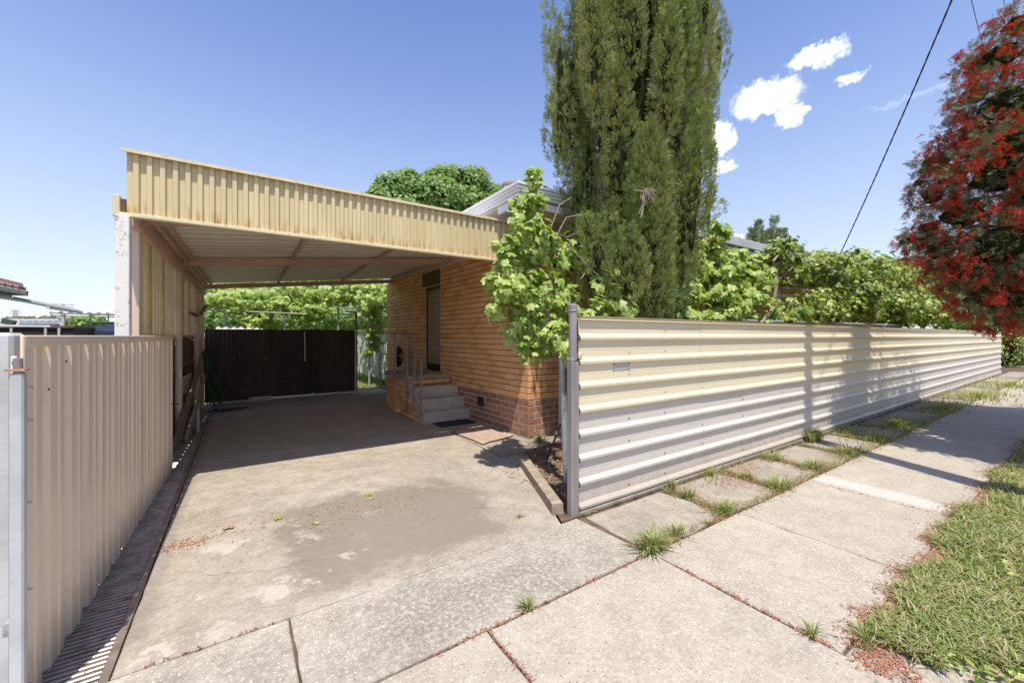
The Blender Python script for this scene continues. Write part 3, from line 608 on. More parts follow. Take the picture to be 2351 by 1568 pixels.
# speckled fibreglass side panels over a low brown fence
def corr(L_, p, a): return [(i*p/6, a*math.sin(i*math.pi/3)) for i in range(int(L_/p*6)+1)]
for a, b in ((4.98, 5.75), (5.72, 6.5), (6.47, 7.28), (7.36, 8.1), (8.08, 8.8), (8.78, 9.45), (9.5, 10.3)):
    P = []; u = 0
    while u < b-a-.02: P += [(u, 0), (u+.09, 0), (u+.10, .014), (u+.125, .014), (u+.135, 0)]; u += .17
    MB().sheet(P, (xl(a)-.03, a, 1.42), (0, 0, 1), Vector((.0245, 1, 0)), (1, 0, 0), 1.0-(a-5)*.016).build('fibreglass_panel', M['fibre'], cp)
lf = thing('low_brown_fence', 'low dark brown slatted side fence below the speckled carport panels', 'fence', (-.82, 8, 0))
yy = 5.72
while yy < 10.6:
    MB().box((xl(yy)-.065, yy, .02), (xl(yy)-.05, yy+.062, 1.45), .002).build('paling', M['lowfence'], lf); yy += .07
for z in (.25, 1.0): MB().obox((xl(5.5)-.03, 5.5, z), (xl(10.6)-.03, 10.6, z), .035, .045).build('rail', M['plank'], lf)
MB().obox((xl(5.5)-.06, 5.5, 1.46), (xl(10.6)-.06, 10.6, 1.46), .05, .02).build('top_rail', M['lowfence'], lf)
# back gate of dark corrugated iron
bg_ = thing('dark_corrugated_back_gate', 'dark brown rusted corrugated iron gate closing the back of the carport', 'gate', (.9, 10.75, 0))
xs = [-.62, -.02, .60, 1.22, 1.83, 2.42]
for i, (a, b) in enumerate(zip(xs, xs[1:])):
    k = int((b-a)/.076*6)+2; MB().sheet([(j*.076/6, .014*math.sin(j*math.pi/3)) for j in range(k)], (a, 10.75-.0015*(i % 2), .03), (0, 0, 1), (1, 0, 0), (0, -1, 0), 1.56+random.uniform(-.01, .01)).build('sheet', M['rust'], bg_)
MB().tube([(2.45, 10.74, 0), (2.45, 10.74, 2.05)], .03, 12).build('gate_post', M['pole'], bg_); MB().tube([(.55, 10.69, .045), (2.40, 10.69, .045)], .02, 10).build('bottom_pipe', M['galvbolt'], bg_)
MB().tube([(1.45, 10.72, 0), (1.45, 10.72, .10)], .03, 10).build('drop_bolt', M['galv'], bg_); MB().obox((1.28, 10.725, .85), (1.28, 10.725, 1.55), .012, .012).build('chain_strip', M['galvbolt'], bg_)
MB().box((2.415, 10.70, 0), (2.44, 10.73, 1.6)).build('edge_strip', M['gutter'], bg_)
for x, z in ((-.5, .9), (-.1, .95), (.5, .93), (1.2, .96), (1.5, .94), (1.9, .97), (2.3, .9), (.3, .2), (.9, .4), (1.1, .55), (2.2, .35), (.05, .25)): MB().tube([(x, 10.735, z), (x, 10.728, z)], .009, 6).build('screw', M['galvbolt'], bg_)
tag(MB().box((.16, 10.60, 0), (.60, 10.64, .10), .003).build('chipped_board', M['whiteboard']), 'short chipped whitish board lying against the foot of the dark back gate', 'board')
cs = thing('white_corrugated_roof', 'piece of white corrugated roofing sheet lying behind the dark back gate', 'roof sheet', (.0, 10.95, 1.5))
MB().sheet([(j*.15/6, .022*math.sin(j*math.pi/3)) for j in range(37)], (-.45, 10.85, 1.57), Vector((0, 1, .10)).normalized(), (1, 0, 0), (0, 0, 1), 1.2).build('sheet', M['asb'], cs)
for x in (-.4, .45): MB().tube([(x, 11.8, 0), (x, 11.8, 1.62)], .03, 8).build('support', M['pole'], cs)
# ================================================================ HOUSE
ho = thing('brick_house', 'single storey tan brick house with brown brick base and white gutters', 'house', (10, 8, 0))
A = Vector((3.42, 4.67, 0)); B = Vector((3.22, 10.73, 0)); CO = .0878
side_d = (B-A).normalized(); side_n = Vector((-side_d.y, side_d.x, 0)); side_n = -side_n if side_n.x > 0 else side_n
front_d = Vector((1, 0, 0)); front_n = Vector((0, -1, 0)); FA = Vector((3.42, 4.67, 0))
def brickmesh(L_, H_=CO-.012, D=.05, mat='brick', c=.004):
    V = [(-L_/2, -D, 0), (L_/2, -D, 0), (L_/2, -D, H_), (-L_/2, -D, H_), (-L_/2, -c, 0), (L_/2, -c, 0), (L_/2, -c, H_), (-L_/2, -c, H_), (-L_/2+c, 0, c), (L_/2-c, 0, c), (L_/2-c, 0, H_-c), (-L_/2+c, 0, H_-c)]
    F = [(8, 11, 10, 9)] + [(a+i, a+4+i, a+4+(i+1) % 4, a+(i+1) % 4) for a in (0, 4) for i in range(4)]
    return V, F, mat
BM_ = {}
def brick_obj_mesh(key):
    if key not in BM_: V, F, m_ = brickmesh(key[0], key[1], key[2], key[3]); BM_[key] = meshdata('brick', np.array(V), F, M[m_])
    return BM_[key]
def wallbricks(org, d, nrm, length, z0, rows, base_rows, holes, jt=.005, jb=.011, plen=.235, zs=0.0):
    """list of (matrix, key, distance) for a stretcher-bond wall; local x along d, local y along nrm"""
    out = []; d_ = d if d.cross(nrm).z > 0 else -d; R3 = Matrix((d_, nrm, Vector((0, 0, 1)))).transposed()
    for r in range(rows):
        z = z0 + r*CO; u = -.5*plen if r % 2 else 0.0
        while u < length:
            a, b = max(0, u), min(length, u+plen)
            for (h0, h1, hz0, hz1) in holes:
                if z+CO/2 > hz0 and z+CO/2 < hz1:
                    if a < h1 and b > h0:
                        if a < h0: b = h0
                        elif b > h1: a = h1
                        else: b = a
            if b-a > .03:
                base = r < base_rows; L_ = round(b-a-(.011 if base else jt), 3); key = (L_, CO-(.013 if base else jb), .05, 'brownbrick' if base else 'brick')
                c = org + d*((a+b)/2) + Vector((0, 0, z + (CO-key[1])/2)) + nrm*random.uniform(-.0015, .0015)
                out.append((c, R3, key))
            u += plen
    return out
doorA, doorB = 2.86, 3.78                                         # along the side wall
bricks = wallbricks(A, side_d, side_n, (B-A).length, .0, 32, 6, [(doorA, doorB, .70, 9), (1.20, 1.42, .26, .43)])
bricks += wallbricks(FA, front_d, front_n, 16, .0, 32, 6, [(7.2, 8.7, 1.0, 2.2), (.46, 2.6, 2.45, 9)], jt=.009)
rev = wallbricks(A + side_d*doorB, -side_n, -side_d, .13, .70+.003, 24, 0, [])
for b_ in rev: b_[0].z = (8+round((b_[0].z-.7)/CO))*CO + .0055
camp = Vector((0, 0, EYE)); bricks.sort(key=lambda b_: (b_[0]-camp).length / max(.12, abs((b_[0]-camp).normalized().dot(b_[1].col[1]))))
def place_bricks(lst, parent, nobj=300, stuffname='brickwork'):
    for (c, R3, key) in lst[:nobj]:
        o = link('brick', brick_obj_mesh(key), parent, c); o.rotation_euler = R3.to_euler()
    for mk in ('brick', 'brownbrick'):
        V, F = [], []
        for (c, R3, key) in lst[nobj:]:
            if key[3] != mk: continue
            v, f, _ = brickmesh(*key); o = len(V); V += [c + R3 @ Vector(p) for p in v]; F += [tuple(i+o for i in q) for q in f]
        if V: MB().add(V, F).build(stuffname if mk == 'brick' else 'base_brickwork', M[mk], parent, 'stuff')
place_bricks(bricks + rev, ho)
# mortar backing, set just behind the brick faces
def wallback(p, q, nrm, z0, z1, mat, nm, t=.10, inset=.007):
    p, q = Vector(p), Vector(q); a = p - nrm*inset; b = q - nrm*inset; c = q - nrm*t; d = p - nrm*t
    return MB().poly([(a.x, a.y), (b.x, b.y), (c.x, c.y), (d.x, d.y)], z0, z1).build(nm, M[mat], ho)
sA, sB = A + side_d*.0075, A + side_d*(doorA+.0)
wallback(sA, sB, side_n, .527, 2.80, 'mortar', 'wall'); wallback(A+side_d*(doorB+.009), B, side_n, .527, 2.80, 'mortar', 'wall'); wallback(A+side_d*doorA, A+side_d*doorB, side_n, .527, .70, 'mortar', 'wall')
wallback(sA, B, side_n, -.02, .527, 'palemortar', 'wall', inset=.004)
wallback(FA+front_d*.09, FA+front_d*7.2, front_n, .527, 2.45, 'mortar', 'wall'); wallback(FA+front_d*8.7, FA+front_d*16, front_n, .527, 2.80, 'mortar', 'wall'); wallback(FA+front_d*7.2, FA+front_d*8.7, front_n, .527, 1.0, 'mortar', 'wall'); wallback(FA+front_d*7.2, FA+front_d*8.7, front_n, 2.2, 2.8, 'mortar', 'wall')
wallback(FA+front_d*.09, FA+front_d*16, front_n, -.02, .527, 'palemortar', 'wall', inset=.004); wallback(FA+front_d*2.62, FA+front_d*7.2, front_n, 2.45, 2.8, 'mortar', 'wall', t=.09)
MB().box((B.x+.12, B.y-.1, 0), (19.4, B.y, 2.8)).build('rear_wall', M['brick'], ho); MB().box((19.3, 4.8, 0), (19.42, B.y, 2.8)).build('end_wall', M['brick'], ho)
MB().box((3.6, 4.8, 2.78), (19.3, B.y-.1, 2.82)).build('ceiling', M['soffit'], ho)
# air vent in the base course
vt = link('air_vent', None, ho, A + side_d*1.31 + Vector((0, 0, .26)))
vb = MB(); Rv = Matrix((side_d, side_n, Vector((0, 0, 1)))).transposed()
for i in range(8):
    for j in range(5):
        c = A + side_d*(1.215+.0265*i+.01) + Vector((0, 0, .275+.034*j)) + side_n*-.003
        vb.add([c+Rv@Vector(p) for p in ((-.011, -.03, 0), (.011, -.03, 0), (.011, .006, 0), (-.011, .006, 0), (-.011, -.03, .008), (.011, -.03, .008), (.011, .004, .012), (-.011, .004, .012))], [(0, 1, 2, 3), (4, 7, 6, 5), (3, 2, 6, 7), (0, 4, 5, 1), (1, 5, 6, 2), (0, 3, 7, 4)])
vb.build('vent_louvres', M['doorbrown'], vt); MB().obox(A+side_d*1.205-side_n*.005+Vector((0, 0, .345)), A+side_d*1.415-side_n*.005+Vector((0, 0, .345)), .01, .165).build('vent_back', M['dark'], vt)
# side door: recessed, brown head panel, security mesh
do = link('door', None, ho, A + side_d*(doorA+doorB)/2 + Vector((0, 0, .74)))
def wp(u, o, z): return A + side_d*u + side_n*o + Vector((0, 0, z))
DR = -.115
def wbox(u0, u1, o0, o1, z0, z1, nm, mat, par):
    p = [wp(u0, o0, 0), wp(u1, o0, 0), wp(u1, o1, 0), wp(u0, o1, 0)]; return MB().poly([(q.x, q.y) for q in p], z0, z1).build(nm, M[mat], par)
wbox(doorA, doorB, DR-.06, DR-.045, .74, 2.50, 'door_leaf', 'dark', do)
wbox(doorA+.0, doorA+.05, DR-.04, DR, .74, 2.50, 'frame', 'screen', do); wbox(doorB-.05, doorB, DR-.04, DR, .74, 2.50, 'frame', 'screen', do)
wbox(doorA+.05, doorB-.05, DR-.04, DR, 2.42, 2.50, 'frame', 'screen', do); wbox(doorA+.05, doorB-.05, DR-.04, DR, .74, .86, 'frame', 'screen', do)
wbox(doorB, doorB+.012, DR-.04, DR+.02, .74, 2.52, 'jamb', 'soffit', do); wbox(doorA, doorB, DR-.04, DR+.02, 2.50, 2.52, 'head', 'soffit', do); wbox(doorA, doorB, DR-.04, -.02, 2.52, 2.80, 'head_panel', 'doorbrown', do)
sm = MB()
for i in range(14):
    u0 = doorA+.05+i*.058
    for s_ in (1, -1):
        for j in range(28):
            z0 = .86+j*.056; a, b = (u0, u0+.058) if (s_ > 0) == (j % 2 == 0) else (u0+.058, u0); sm.obox(wp(a, DR-.012+.004*s_, z0), wp(b, DR-.012+.004*s_, z0+.056), .004, .010)
sm.build('security_grille', M['post'], do, 'stuff'); q = wp(doorA+.10, DR+.03, 1.65); MB().obox(q, q+side_d*.10, .02, .02).build('handle', M['galvbolt'], do)
# eaves, gutter, roof
ex, ey, ez = 2.79, 4.0, 3.305
MB().box((ex, ey, 3.14), (ex+.02, 10.9, 3.16)).build('gutter_base', M['gutter'], ho)
g = MB()
for i in range(4): g.box((ex-.012*(i+1), ey-.0, 3.14+.04*i), (ex+.01, 10.9, 3.14+.04*i+.037), .004)
g.build('side_gutter', M['gutter'], ho)
g = MB()
for i in range(4): g.box((ex-.0-.012*(i+1), ey-.012*(i+1), 3.142+.04*i), (4.0, ey+.01, 3.142+.04*i+.037), .004)
g.box((9.4, ey-.05, 3.14), (19.9, ey+.01, 3.30), .01); g.build('front_gutter', M['gutter'], ho)
MB().box((4.0, ey-.045, 3.141), (9.4, ey+.01, 3.30), .01).build('front_gutter', M['trimshade'], ho)  # middle gutter run coloured grey for the cypress shade lying on it
MB().box((ex+.01, ey+.012, 3.118), (19.9, 4.76, 3.132)).build('eave_lining', M['soffit'], ho)
MB().box((ex+.01, 4.762, 3.118), (3.5, 10.9, 3.132)).build('eave_lining', M['soffit'], ho)
MB().box((ex+.012, ey+.012, 3.03), (19.9, ey+.03, 3.14)).build('fascia_board', M['gutter'], ho); MB().box((ex+.012, ey+.032, 3.03), (ex+.03, 4.50, 3.14)).build('fascia_board', M['gutter'], ho)
MB().box((3.44, 4.60, 2.80), (19.8, 4.66, 3.118)).build('frieze', M['soffit'], ho); MB().box((3.30, 4.662, 2.80), (3.36, 10.7, 3.118)).build('frieze', M['soffit'], ho)
hx, hz = 7.6, 3.25+3.65*math.tan(rad(20))
rf = MB().add([(ex, ey, 3.28), (19.9, ey, 3.28), (19.9, 11.3, 3.28), (ex, 11.3, 3.28), (ex+3.65, 7.65, hz), (16.2, 7.65, hz)], [(0, 1, 5, 4), (1, 2, 5), (2, 3, 4, 5), (3, 0, 4)]).build('roof', M['tile'], ho)
tilem = None
def tile(p, q, s_):
    d = (q-p); u = Vector((0, 0, 1)); mbt = MB(); pr = [(-.15, .0), (-.13, .03), (-.07, .045), (-.02, .02), (.06, .012), (.12, .02), (.16, .0)]
    ac = d.normalized(); al = s_.normalized(); ou = ac.cross(al); ou = -ou if ou.z < 0 else ou
    return mbt.sheet(pr, p, al, ac, ou, .42, .014)
sl20 = math.tan(rad(20)); n_t = 0
for row in range(2):
    for i in range(57):
        x = ex+.15+i*.30; y = ey-.01+row*.33; 
        if x < ex + row*.33: continue
        t_ = tile(Vector((x, y, 3.275+.02*row+(y-ey)*sl20)), Vector((x+.3, y, 3.30)), Vector((0, 1, sl20-.03))).build('roof_tile', M['tile'], rf); n_t += 1
for i in range(22):
    y = ey+.2+i*.30; tile(Vector((ex+.02, y, 3.275)), Vector((ex+.04, y+.3, 3.275)), Vector((1, 0, sl20-.03))).build('roof_tile', M['tile'], rf)
for i in range(9):
    p = Vector((ex+.12+i*.36, ey+.12+i*.36, 3.315+i*.36*sl20)); q = p + Vector((.40, .40, .40*sl20)); MB().tube([p, q], [.065, .05], 8).build('hip_tile', M['tile'], rf)
# window, downpipes, awning beam on the street side
wi = link('window', None, ho, (11.4, 4.66, 1.0))
for (a, b, c, d) in ((10.62, 10.67, 1.0, 2.2), (12.07, 12.12, 1.0, 2.2), (10.67, 12.07, 2.15, 2.2), (10.67, 12.07, 1.0, 1.05), (11.34, 11.38, 1.05, 2.15)): MB().box((a, 4.69, c), (b, 4.74, d)).build('window_frame', M['trimshade'], wi)
MB().box((10.67, 4.722, 1.05), (12.07, 4.728, 2.15)).build('pane', M['glass'], wi); MB().box((10.55, 4.60, .95), (12.2, 4.75, .998)).build('sill', M['brick'], wi)
MB().box((3.95, 4.57, 0), (4.03, 4.64, 3.1), .01).build('downpipe', M['post'], ho); MB().tube([(8.55, 4.6, 0), (8.55, 4.6, 3.1)], .04, 10).build('downpipe', M['trimshade'], ho)
MB().box((4.0, 4.3, 2.52), (5.9, 4.5, 2.62), .005).build('red_beam', M['redbox'], ho)
MB().box((5.5, 4.16, 2.62), (9.0, 4.22, 2.74)).build('porch_beam', M['soffit'], ho); MB().box((9.1, 4.35, 2.35), (12.6, 4.42, 2.44)).build('awning_beam', M['post'], ho)
# roof vent pipe
rv = thing('roof_vent_pipe', 'short pale vent pipe with a collar standing on the house roof', 'vent pipe', (9.5, 5.4, 3.6))
MB().lathe((9.5, 5.0, 3.55), [(.055, 0), (.055, .24), (.075, .24), (.075, .27), (.06, .28), (.06, .31), (.08, .31), (.08, .34), (.02, .36)], 14).build('pipe', M['soffit'], rv)
# ================================================================ ENTRY STEPS
st = thing('entry_steps', 'four concrete entry steps with a small brick landing at the side door', 'steps', (2.95, 7.2, 0))
SX0, SX1 = 2.50, 3.36
MB().box((SX0-.02, 7.02, .655), (3.34, 8.42, .735), .012).build('landing_slab', M['slabtop'], st)
for i, (y0, z) in enumerate(((6.31, .18), (6.55, .365), (6.79, .55))):
    MB().box((SX0+.02, y0, 0 if i == 0 else z-.19), (SX1-.0, 7.06, z), .008).build('step', M['step'], st)
MB().box((SX0+.045, 7.06, 0), (3.33, 8.36, .655)).build('core', M['mortar'], st)
# raked concrete cheek below the treads
MB().add([(SX0-.005, 6.30, 0), (SX0-.005, 6.36, 0), (SX0-.005, 7.04, .50), (SX0-.005, 7.04, .655), (SX0-.005, 6.79, .55), (SX0-.005, 6.55, .365), (SX0-.005, 6.31, .18),
          (SX0+.02, 6.30, 0), (SX0+.02, 6.36, 0), (SX0+.02, 7.04, .50), (SX0+.02, 7.04, .655), (SX0+.02, 6.79, .55), (SX0+.02, 6.55, .365), (SX0+.02, 6.31, .18)],
         [(0, 6, 5, 4, 3, 2, 1), (7, 8, 9, 10, 11, 12, 13)] + [(i, (i+1) % 7, 7+(i+1) % 7, 7+i) for i in range(7)]).build('stair_cheek', M['step'], st)
bl = wallbricks(Vector((SX0+.005, 8.40, 0)), Vector((0, -1, 0)), Vector((-1, 0, 0)), 1.98, -.02, 8, 0, [], jt=.007)
bl = [b_ for b_ in bl if b_[0].y > 7.0 or b_[0].z < .50*(b_[0].y-6.40)/.68 - .0]
bl += wallbricks(Vector((SX0+.01, 7.045, 0)), Vector((1, 0, 0)), Vector((0, -1, 0)), .80, .565, 1, 0, [], jt=.009)
place_bricks(bl, st)
MB().poly([(SX0+.012, 6.55), (SX0+.045, 6.55), (SX0+.045, 8.36), (SX0+.012, 8.36)], 0, .1).build('core', M['mortar'], st)
MB().box((2.44, 7.55, 0), (2.55, 7.78, .075), .006).build('footing_brick', M['brick'], st)
ra = thing('step_handrail', 'thin grey steel handrail with uprights round the brick landing', 'handrail', (2.5, 7.3, 0))
rp = MB(); 
def up(x, y, z0, z1, nm='upright'): MB().obox((x, y, z0), (x, y, z1), .022, .022, (0, 1, 0)).build(nm, M['rail'], ra)
up(2.44, 8.62, .6, 1.52); up(2.46, 7.70, .62, 1.50); up(2.48, 7.06, .10, 1.50); up(2.49, 6.72, .30, 1.30); up(2.50, 6.42, .13, 1.02)
MB().obox((2.44, 8.62, 1.515), (2.48, 7.04, 1.515), .035, .014).build('top_rail', M['rail'], ra)
MB().obox((2.48, 7.06, 1.515), (2.50, 6.40, 1.03), .035, .014).build('top_rail', M['rail'], ra); MB().obox((2.44, 8.62, 1.515), (3.22, 8.62, 1.515), .03, .014).build('top_rail', M['rail'], ra)
MB().obox((2.44, 8.62, 1.08), (2.49, 7.06, 1.08), .02, .014).build('mid_rail', M['rail'], ra); MB().obox((2.49, 7.06, 1.05), (2.50, 6.46, .60), .02, .014).build('mid_rail', M['rail'], ra); MB().obox((2.47, 7.06, .12), (2.56, 7.0, .12), .03, .02).build('foot_bracket', M['rail'], ra)
mt = thing('rubber_doormat', 'thin black ribbed rubber mat at the foot of the steps', 'doormat', (2.95, 6.1, 0))
for i in range(8): MB().box((2.64, 5.93+i*.047, .001), (3.28, 5.93+i*.047+.036, .014 if i % 2 else .010), .003).build('rib', M['black'], mt)
MB().box((2.65, 5.94, .0005), (3.27, 6.29, .006)).build('base', M['black'], mt)
cm = MB(); nx_, ny_ = 14, 14; Pc = [(2.66, 5.60), (3.30, 5.72), (3.30, 4.86), (2.70, 4.72)]; V = []
for j in range(ny_+1):
    for i in range(nx_+1):
        a, b = i/nx_, j/ny_; p = Vector(Pc[0]).lerp(Vector(Pc[1]), a).lerp(Vector(Pc[3]).lerp(Vector(Pc[2]), a), b)
        e = .0 if 0 < i < nx_ and 0 < j < ny_ else random.uniform(-.012, .012); V.append((p.x+e, p.y+e, .004+.006*abs(math.sin(a*5+b*3))*b+random.uniform(0, .003)))
F = [(j*(nx_+1)+i, j*(nx_+1)+i+1, (j+1)*(nx_+1)+i+1, (j+1)*(nx_+1)+i) for j in range(ny_) for i in range(nx_)]
K = len(V); V += [(x, y, z-.004-.008) for x, y, z in V]; F = F + [tuple(K+i for i in f[::-1]) for f in F]
tag(cm.add(V, F).build('carpet_mat', M['carpet'], smooth=True), 'faded pinkish carpet mat with frayed edge lying by the brick house base', 'mat')
hr = thing('garden_hose_reel', 'coiled garden hose on a reel hanging on the wall behind the railing', 'hose reel', (3.0, 9.2, .75))
for k in range(5):
    c = Vector((2.98+.03*k, 9.05+.04*k, .98)); r_ = .23-.012*k; MB().tube([c+Vector((math.cos(t)*r_*.45, math.cos(t)*r_*.9, math.sin(t)*r_)) for t in [2*math.pi*i/24 for i in range(25)]], .013, 6).build('hose_loop', M['black' if k % 2 else 'vinylgreen'], hr)
MB().ell((3.02, 9.1, .98), (.07, .09, .09)).build('hub', M['orange'], hr)
MB().tube([(2.75, 9.5, 1.0), (2.70, 9.6, .8), (2.74, 9.6, .5), (2.8, 9.5, .3)], .012, 6).build('hose_tail', M['black'], hr); MB().obox((3.2, 9.1, .98), (3.0, 9.1, .98), .03, .03).build('bracket', M['bolt'], hr)
# timber sleeper edging
sp_ = MB(); a, b = Vector((2.66, 3.74, .045)), Vector((2.14, 2.52, .045)); sp_.obox(a, b, .095, .09); V = [Vector(v) for v in sp_.v]
tag(MB().add([v + Vector((random.uniform(-.004, .004),)*3) for v in V], sp_.f).build('timber_sleeper', M['sleeper']), 'weathered grey timber sleeper edging the mulch bed by the fence post', 'timber')
# things gathered along the left wall
pi = thing('bent_pipe_bracket', 'dark bent pipe poking out from the rear left carport post', 'pipe', (-.6, 9.9, 1.7))
MB().tube([(-.62, 7.9, 1.80), (-.60, 8.6, 1.79), (-.58, 9.2, 1.86), (-.55, 9.8, 2.02)], .03, 12).build('pipe', M['plank'], pi)
MB().tube([(-.55, 9.75, 2.02), (.2, 10.9, 2.0), (1.4, 11.4, 2.0)], .012, 6).build('rope', M['cable'], pi)
hc = thing('hanging_white_cable', 'loop of white cable hanging beside the second carport post', 'cable', (-.6, 8.4, 1.3))
MB().tube([(-.60, 8.6, 1.85), (-.52, 8.3, 1.75), (-.50, 8.0, 1.5), (-.55, 7.7, 1.36), (-.60, 7.5, 1.42), (-.66, 7.42, 1.52)], .006, 6).build('cable', M['cable'], hc)
MB().tube([(-.60, 8.3, 1.75), (-.60, 8.2, 1.3), (-.58, 8.15, 1.2), (-.60, 8.1, 1.08)], .005, 6).build('cable_tail', M['cable'], hc)
bd = thing('leaning_broken_planks', 'broken grey planks leaning against the low brown fence behind the gate', 'planks', (-.6, 7.6, 0))
MB().obox((-.68, 6.55, .02), (-.55, 8.9, 1.08), .03, .17).build('plank', M['plank'], bd); MB().obox((-.60, 6.95, .03), (-.50, 8.7, .75), .025, .12).build('plank', M['sleeper'], bd)
MB().poly([(-.70, 7.4), (-.66, 7.4), (-.62, 8.4), (-.66, 8.4)], .62, .85).build('plank', M['sleeper'], bd); MB().obox((-.52, 7.7, 0), (-.52, 7.72, .35), .03, .03).build('stake', M['whiteboard'], bd)
hb = thing('bundle_of_dark_hoses', 'bundle of dark garden hoses hanging at the rear left carport post', 'hoses', (-.45, 9.9, .6))
for k in range(16):
    x0 = -.56+random.uniform(-.03, .03); w_ = random.uniform(.05, .30); y0 = 9.75+random.uniform(-.1, .2); zt = 1.12+random.uniform(-.05, .05); lz = random.uniform(.05, .35)
    MB().tube([(x0, y0, zt), (x0+w_*.5, y0, zt*.65), (x0+w_, y0-.02, lz+.18), (x0+w_*.95, y0-.04, lz), (x0+w_*.6, y0-.05, lz+.02), (x0+w_*.25, y0-.03, lz+.3), (x0+.02, y0, zt-.05)], .011, 6).build('hose', M['vinylgreen' if k % 3 else 'black'], hb)
for k in range(5): MB().tube([(-.5+.11*k, 9.5, .015), (-.4+.12*k, 9.7, .03), (-.25+.1*k, 9.4+.05*k, .015)], .012, 6).build('hose', M['black'], hb)
# ================================================================ VEGETATION
def vine(name, label, clumps, nleaf, nobj, size, canes=(), mat='vineleaf', group=None, grapes=0, dense=.55, T=None):
    """clumps: (x px, y px, Y plane, half width px, half height px, depth m); leaves spread through every clump"""
    T = T or GL; cs_ = []; area = []
    for (x, y, Y, rx, ry, dp) in clumps:
        c = aty(x, y, Y); t = (c-camp).dot(FWD); cs_.append((c, t*rx/FPX, dp, t*ry/FPX)); area.append(rx*ry*(t/FPX)**2)
    area = np.array(area)/sum(area); zmin = min(c.z - d for c, a, b, d in cs_)
    root = thing(name, label, 'vine', (cs_[0][0].x, cs_[0][0].y, 0), group)
    P, Nn = [], []
    for (c, rx, rd, rz_), a in zip(cs_, area):
        n = max(4, int(nleaf*a)); ns = max(4, int(n/20)); sc_ = rdir(ns)*RNG.uniform(.45, 1.0, (ns, 1)); d = sc_[RNG.integers(0, ns, n)] + RNG.normal(0, .19, (n, 3)); q = 1.0; P.append(np.array(c) + (d[:, :1]*rx)*np.array([RGT]) + (d[:, 1:2]*q*rd)*np.array([FWD]) + (d[:, 2:]*q*rz_)*np.array([[0, 0, 1]]))
        Nn.append(d*.45 + rdir(n)*.62 + np.array([[-.15, -.42, .45]]))
    P = np.concatenate(P); Nn = np.concatenate(Nn); n = len(P); order = np.argsort(np.linalg.norm(P-np.array(camp), axis=1)); P = P[order]; Nn = Nn[order]
    Rm = nframes(Nn, RNG.normal(0, .7, n)); s_ = RNG.uniform(.40, 1.2, n)*size
    pick = np.sort(RNG.choice(min(n, nobj*2), min(nobj, n), replace=False)) if nobj else np.array([], int); rest = np.setdiff1d(np.arange(n), pick)
    ms = [meshdata('leaf', V, F, M[mat]) for V, F in T]
    for i in pick:
        o = link('leaf', ms[int(RNG.integers(0, len(ms)))], root, P[i]); o.rotation_euler = Matrix(Rm[i].tolist()).to_euler(); o.scale = (s_[i],)*3
    scatter('foliage', M[mat], T, P[rest], Rm[rest], s_[rest], root, 'stuff', root.location)
    for pts, r in canes: MB().tube([Vector(p) for p in pts], [r*(1-.6*i/len(pts)) for i in range(len(pts))], 7).build('cane', M['cane'], root)
    if grapes:
        V = []; c0 = P[RNG.integers(0, n//2, grapes)]; pts = []
        for c in c0:
            k = 26; zz_ = RNG.uniform(0, .16, k); pts.append(c + np.stack([RNG.normal(0, .016, k)*(1-zz_*4), RNG.normal(0, .016, k)*(1-zz_*4), -zz_], 1) + np.array([-.03, -.08, 0]))
        pts = np.concatenate(pts); o = np.array([(1, 0, 0), (-1, 0, 0), (0, 1, 0), (0, -1, 0), (0, 0, 1), (0, 0, -1)], float)
        of = np.array([(0, 2, 4), (2, 1, 4), (1, 3, 4), (3, 0, 4), (2, 0, 5), (1, 2, 5), (3, 1, 5), (0, 3, 5)]); scatter('flower_buds', M['grape'], [(o, of)], pts, frames(rdir(len(pts))), RNG.uniform(.003, .0055, len(pts)), root, 'stuff', root.location)
    return root
def cane_px(Y, *pts, j=0): return [aty(x, y, Y+k*j) for k, (x, y) in enumerate(pts)]
v1 = vine('grape_vine', 'bright green grape vine climbing above the near end post and hanging over the house corner',
    [(1222, 440, 3.48, 26, 55, 0.16), (1200, 480, 3.48, 30, 40, 0.17), (1196, 545, 3.43, 52, 50, 0.23), (1232, 560, 3.38, 40, 60, 0.20), (1178, 650, 3.38, 50, 62, 0.23), (1222, 690, 3.38, 50, 70, 0.22), (1205, 765, 3.38, 42, 55, 0.20),
     (1305, 600, 3.38, 30, 60, 0.17), (1290, 690, 3.28, 36, 60, 0.16), (1272, 770, 3.20, 34, 48, 0.14), (1245, 800, 3.30, 28, 25, 0.14), (1162, 700, 3.43, 35, 40, 0.16), (1142, 640, 3.48, 26, 36, 0.16), (1226, 400, 3.48, 12, 22, 0.06), (1178, 590, 3.48, 40, 45, 0.20), (1300, 775, 2.95, 22, 45, 0.09)],
    2150, 300, .115, [(cane_px(3.5, (1290, 1010), (1290, 900), (1282, 800), (1262, 700), (1240, 600), (1232, 500), (1228, 390)), .018), (cane_px(3.45, (1240, 610), (1268, 560), (1300, 500), (1345, 490)), .009),
     (cane_px(3.45, (1255, 640), (1275, 585), (1262, 530), (1285, 470), (1310, 455)), .010), (cane_px(3.4, (1240, 520), (1300, 545), (1340, 530)), .007), (cane_px(3.45, (1250, 680), (1290, 700), (1345, 625), (1372, 640)), .010), (cane_px(3.5, (1180, 600), (1150, 565), (1120, 570)), .005)], grapes=46)
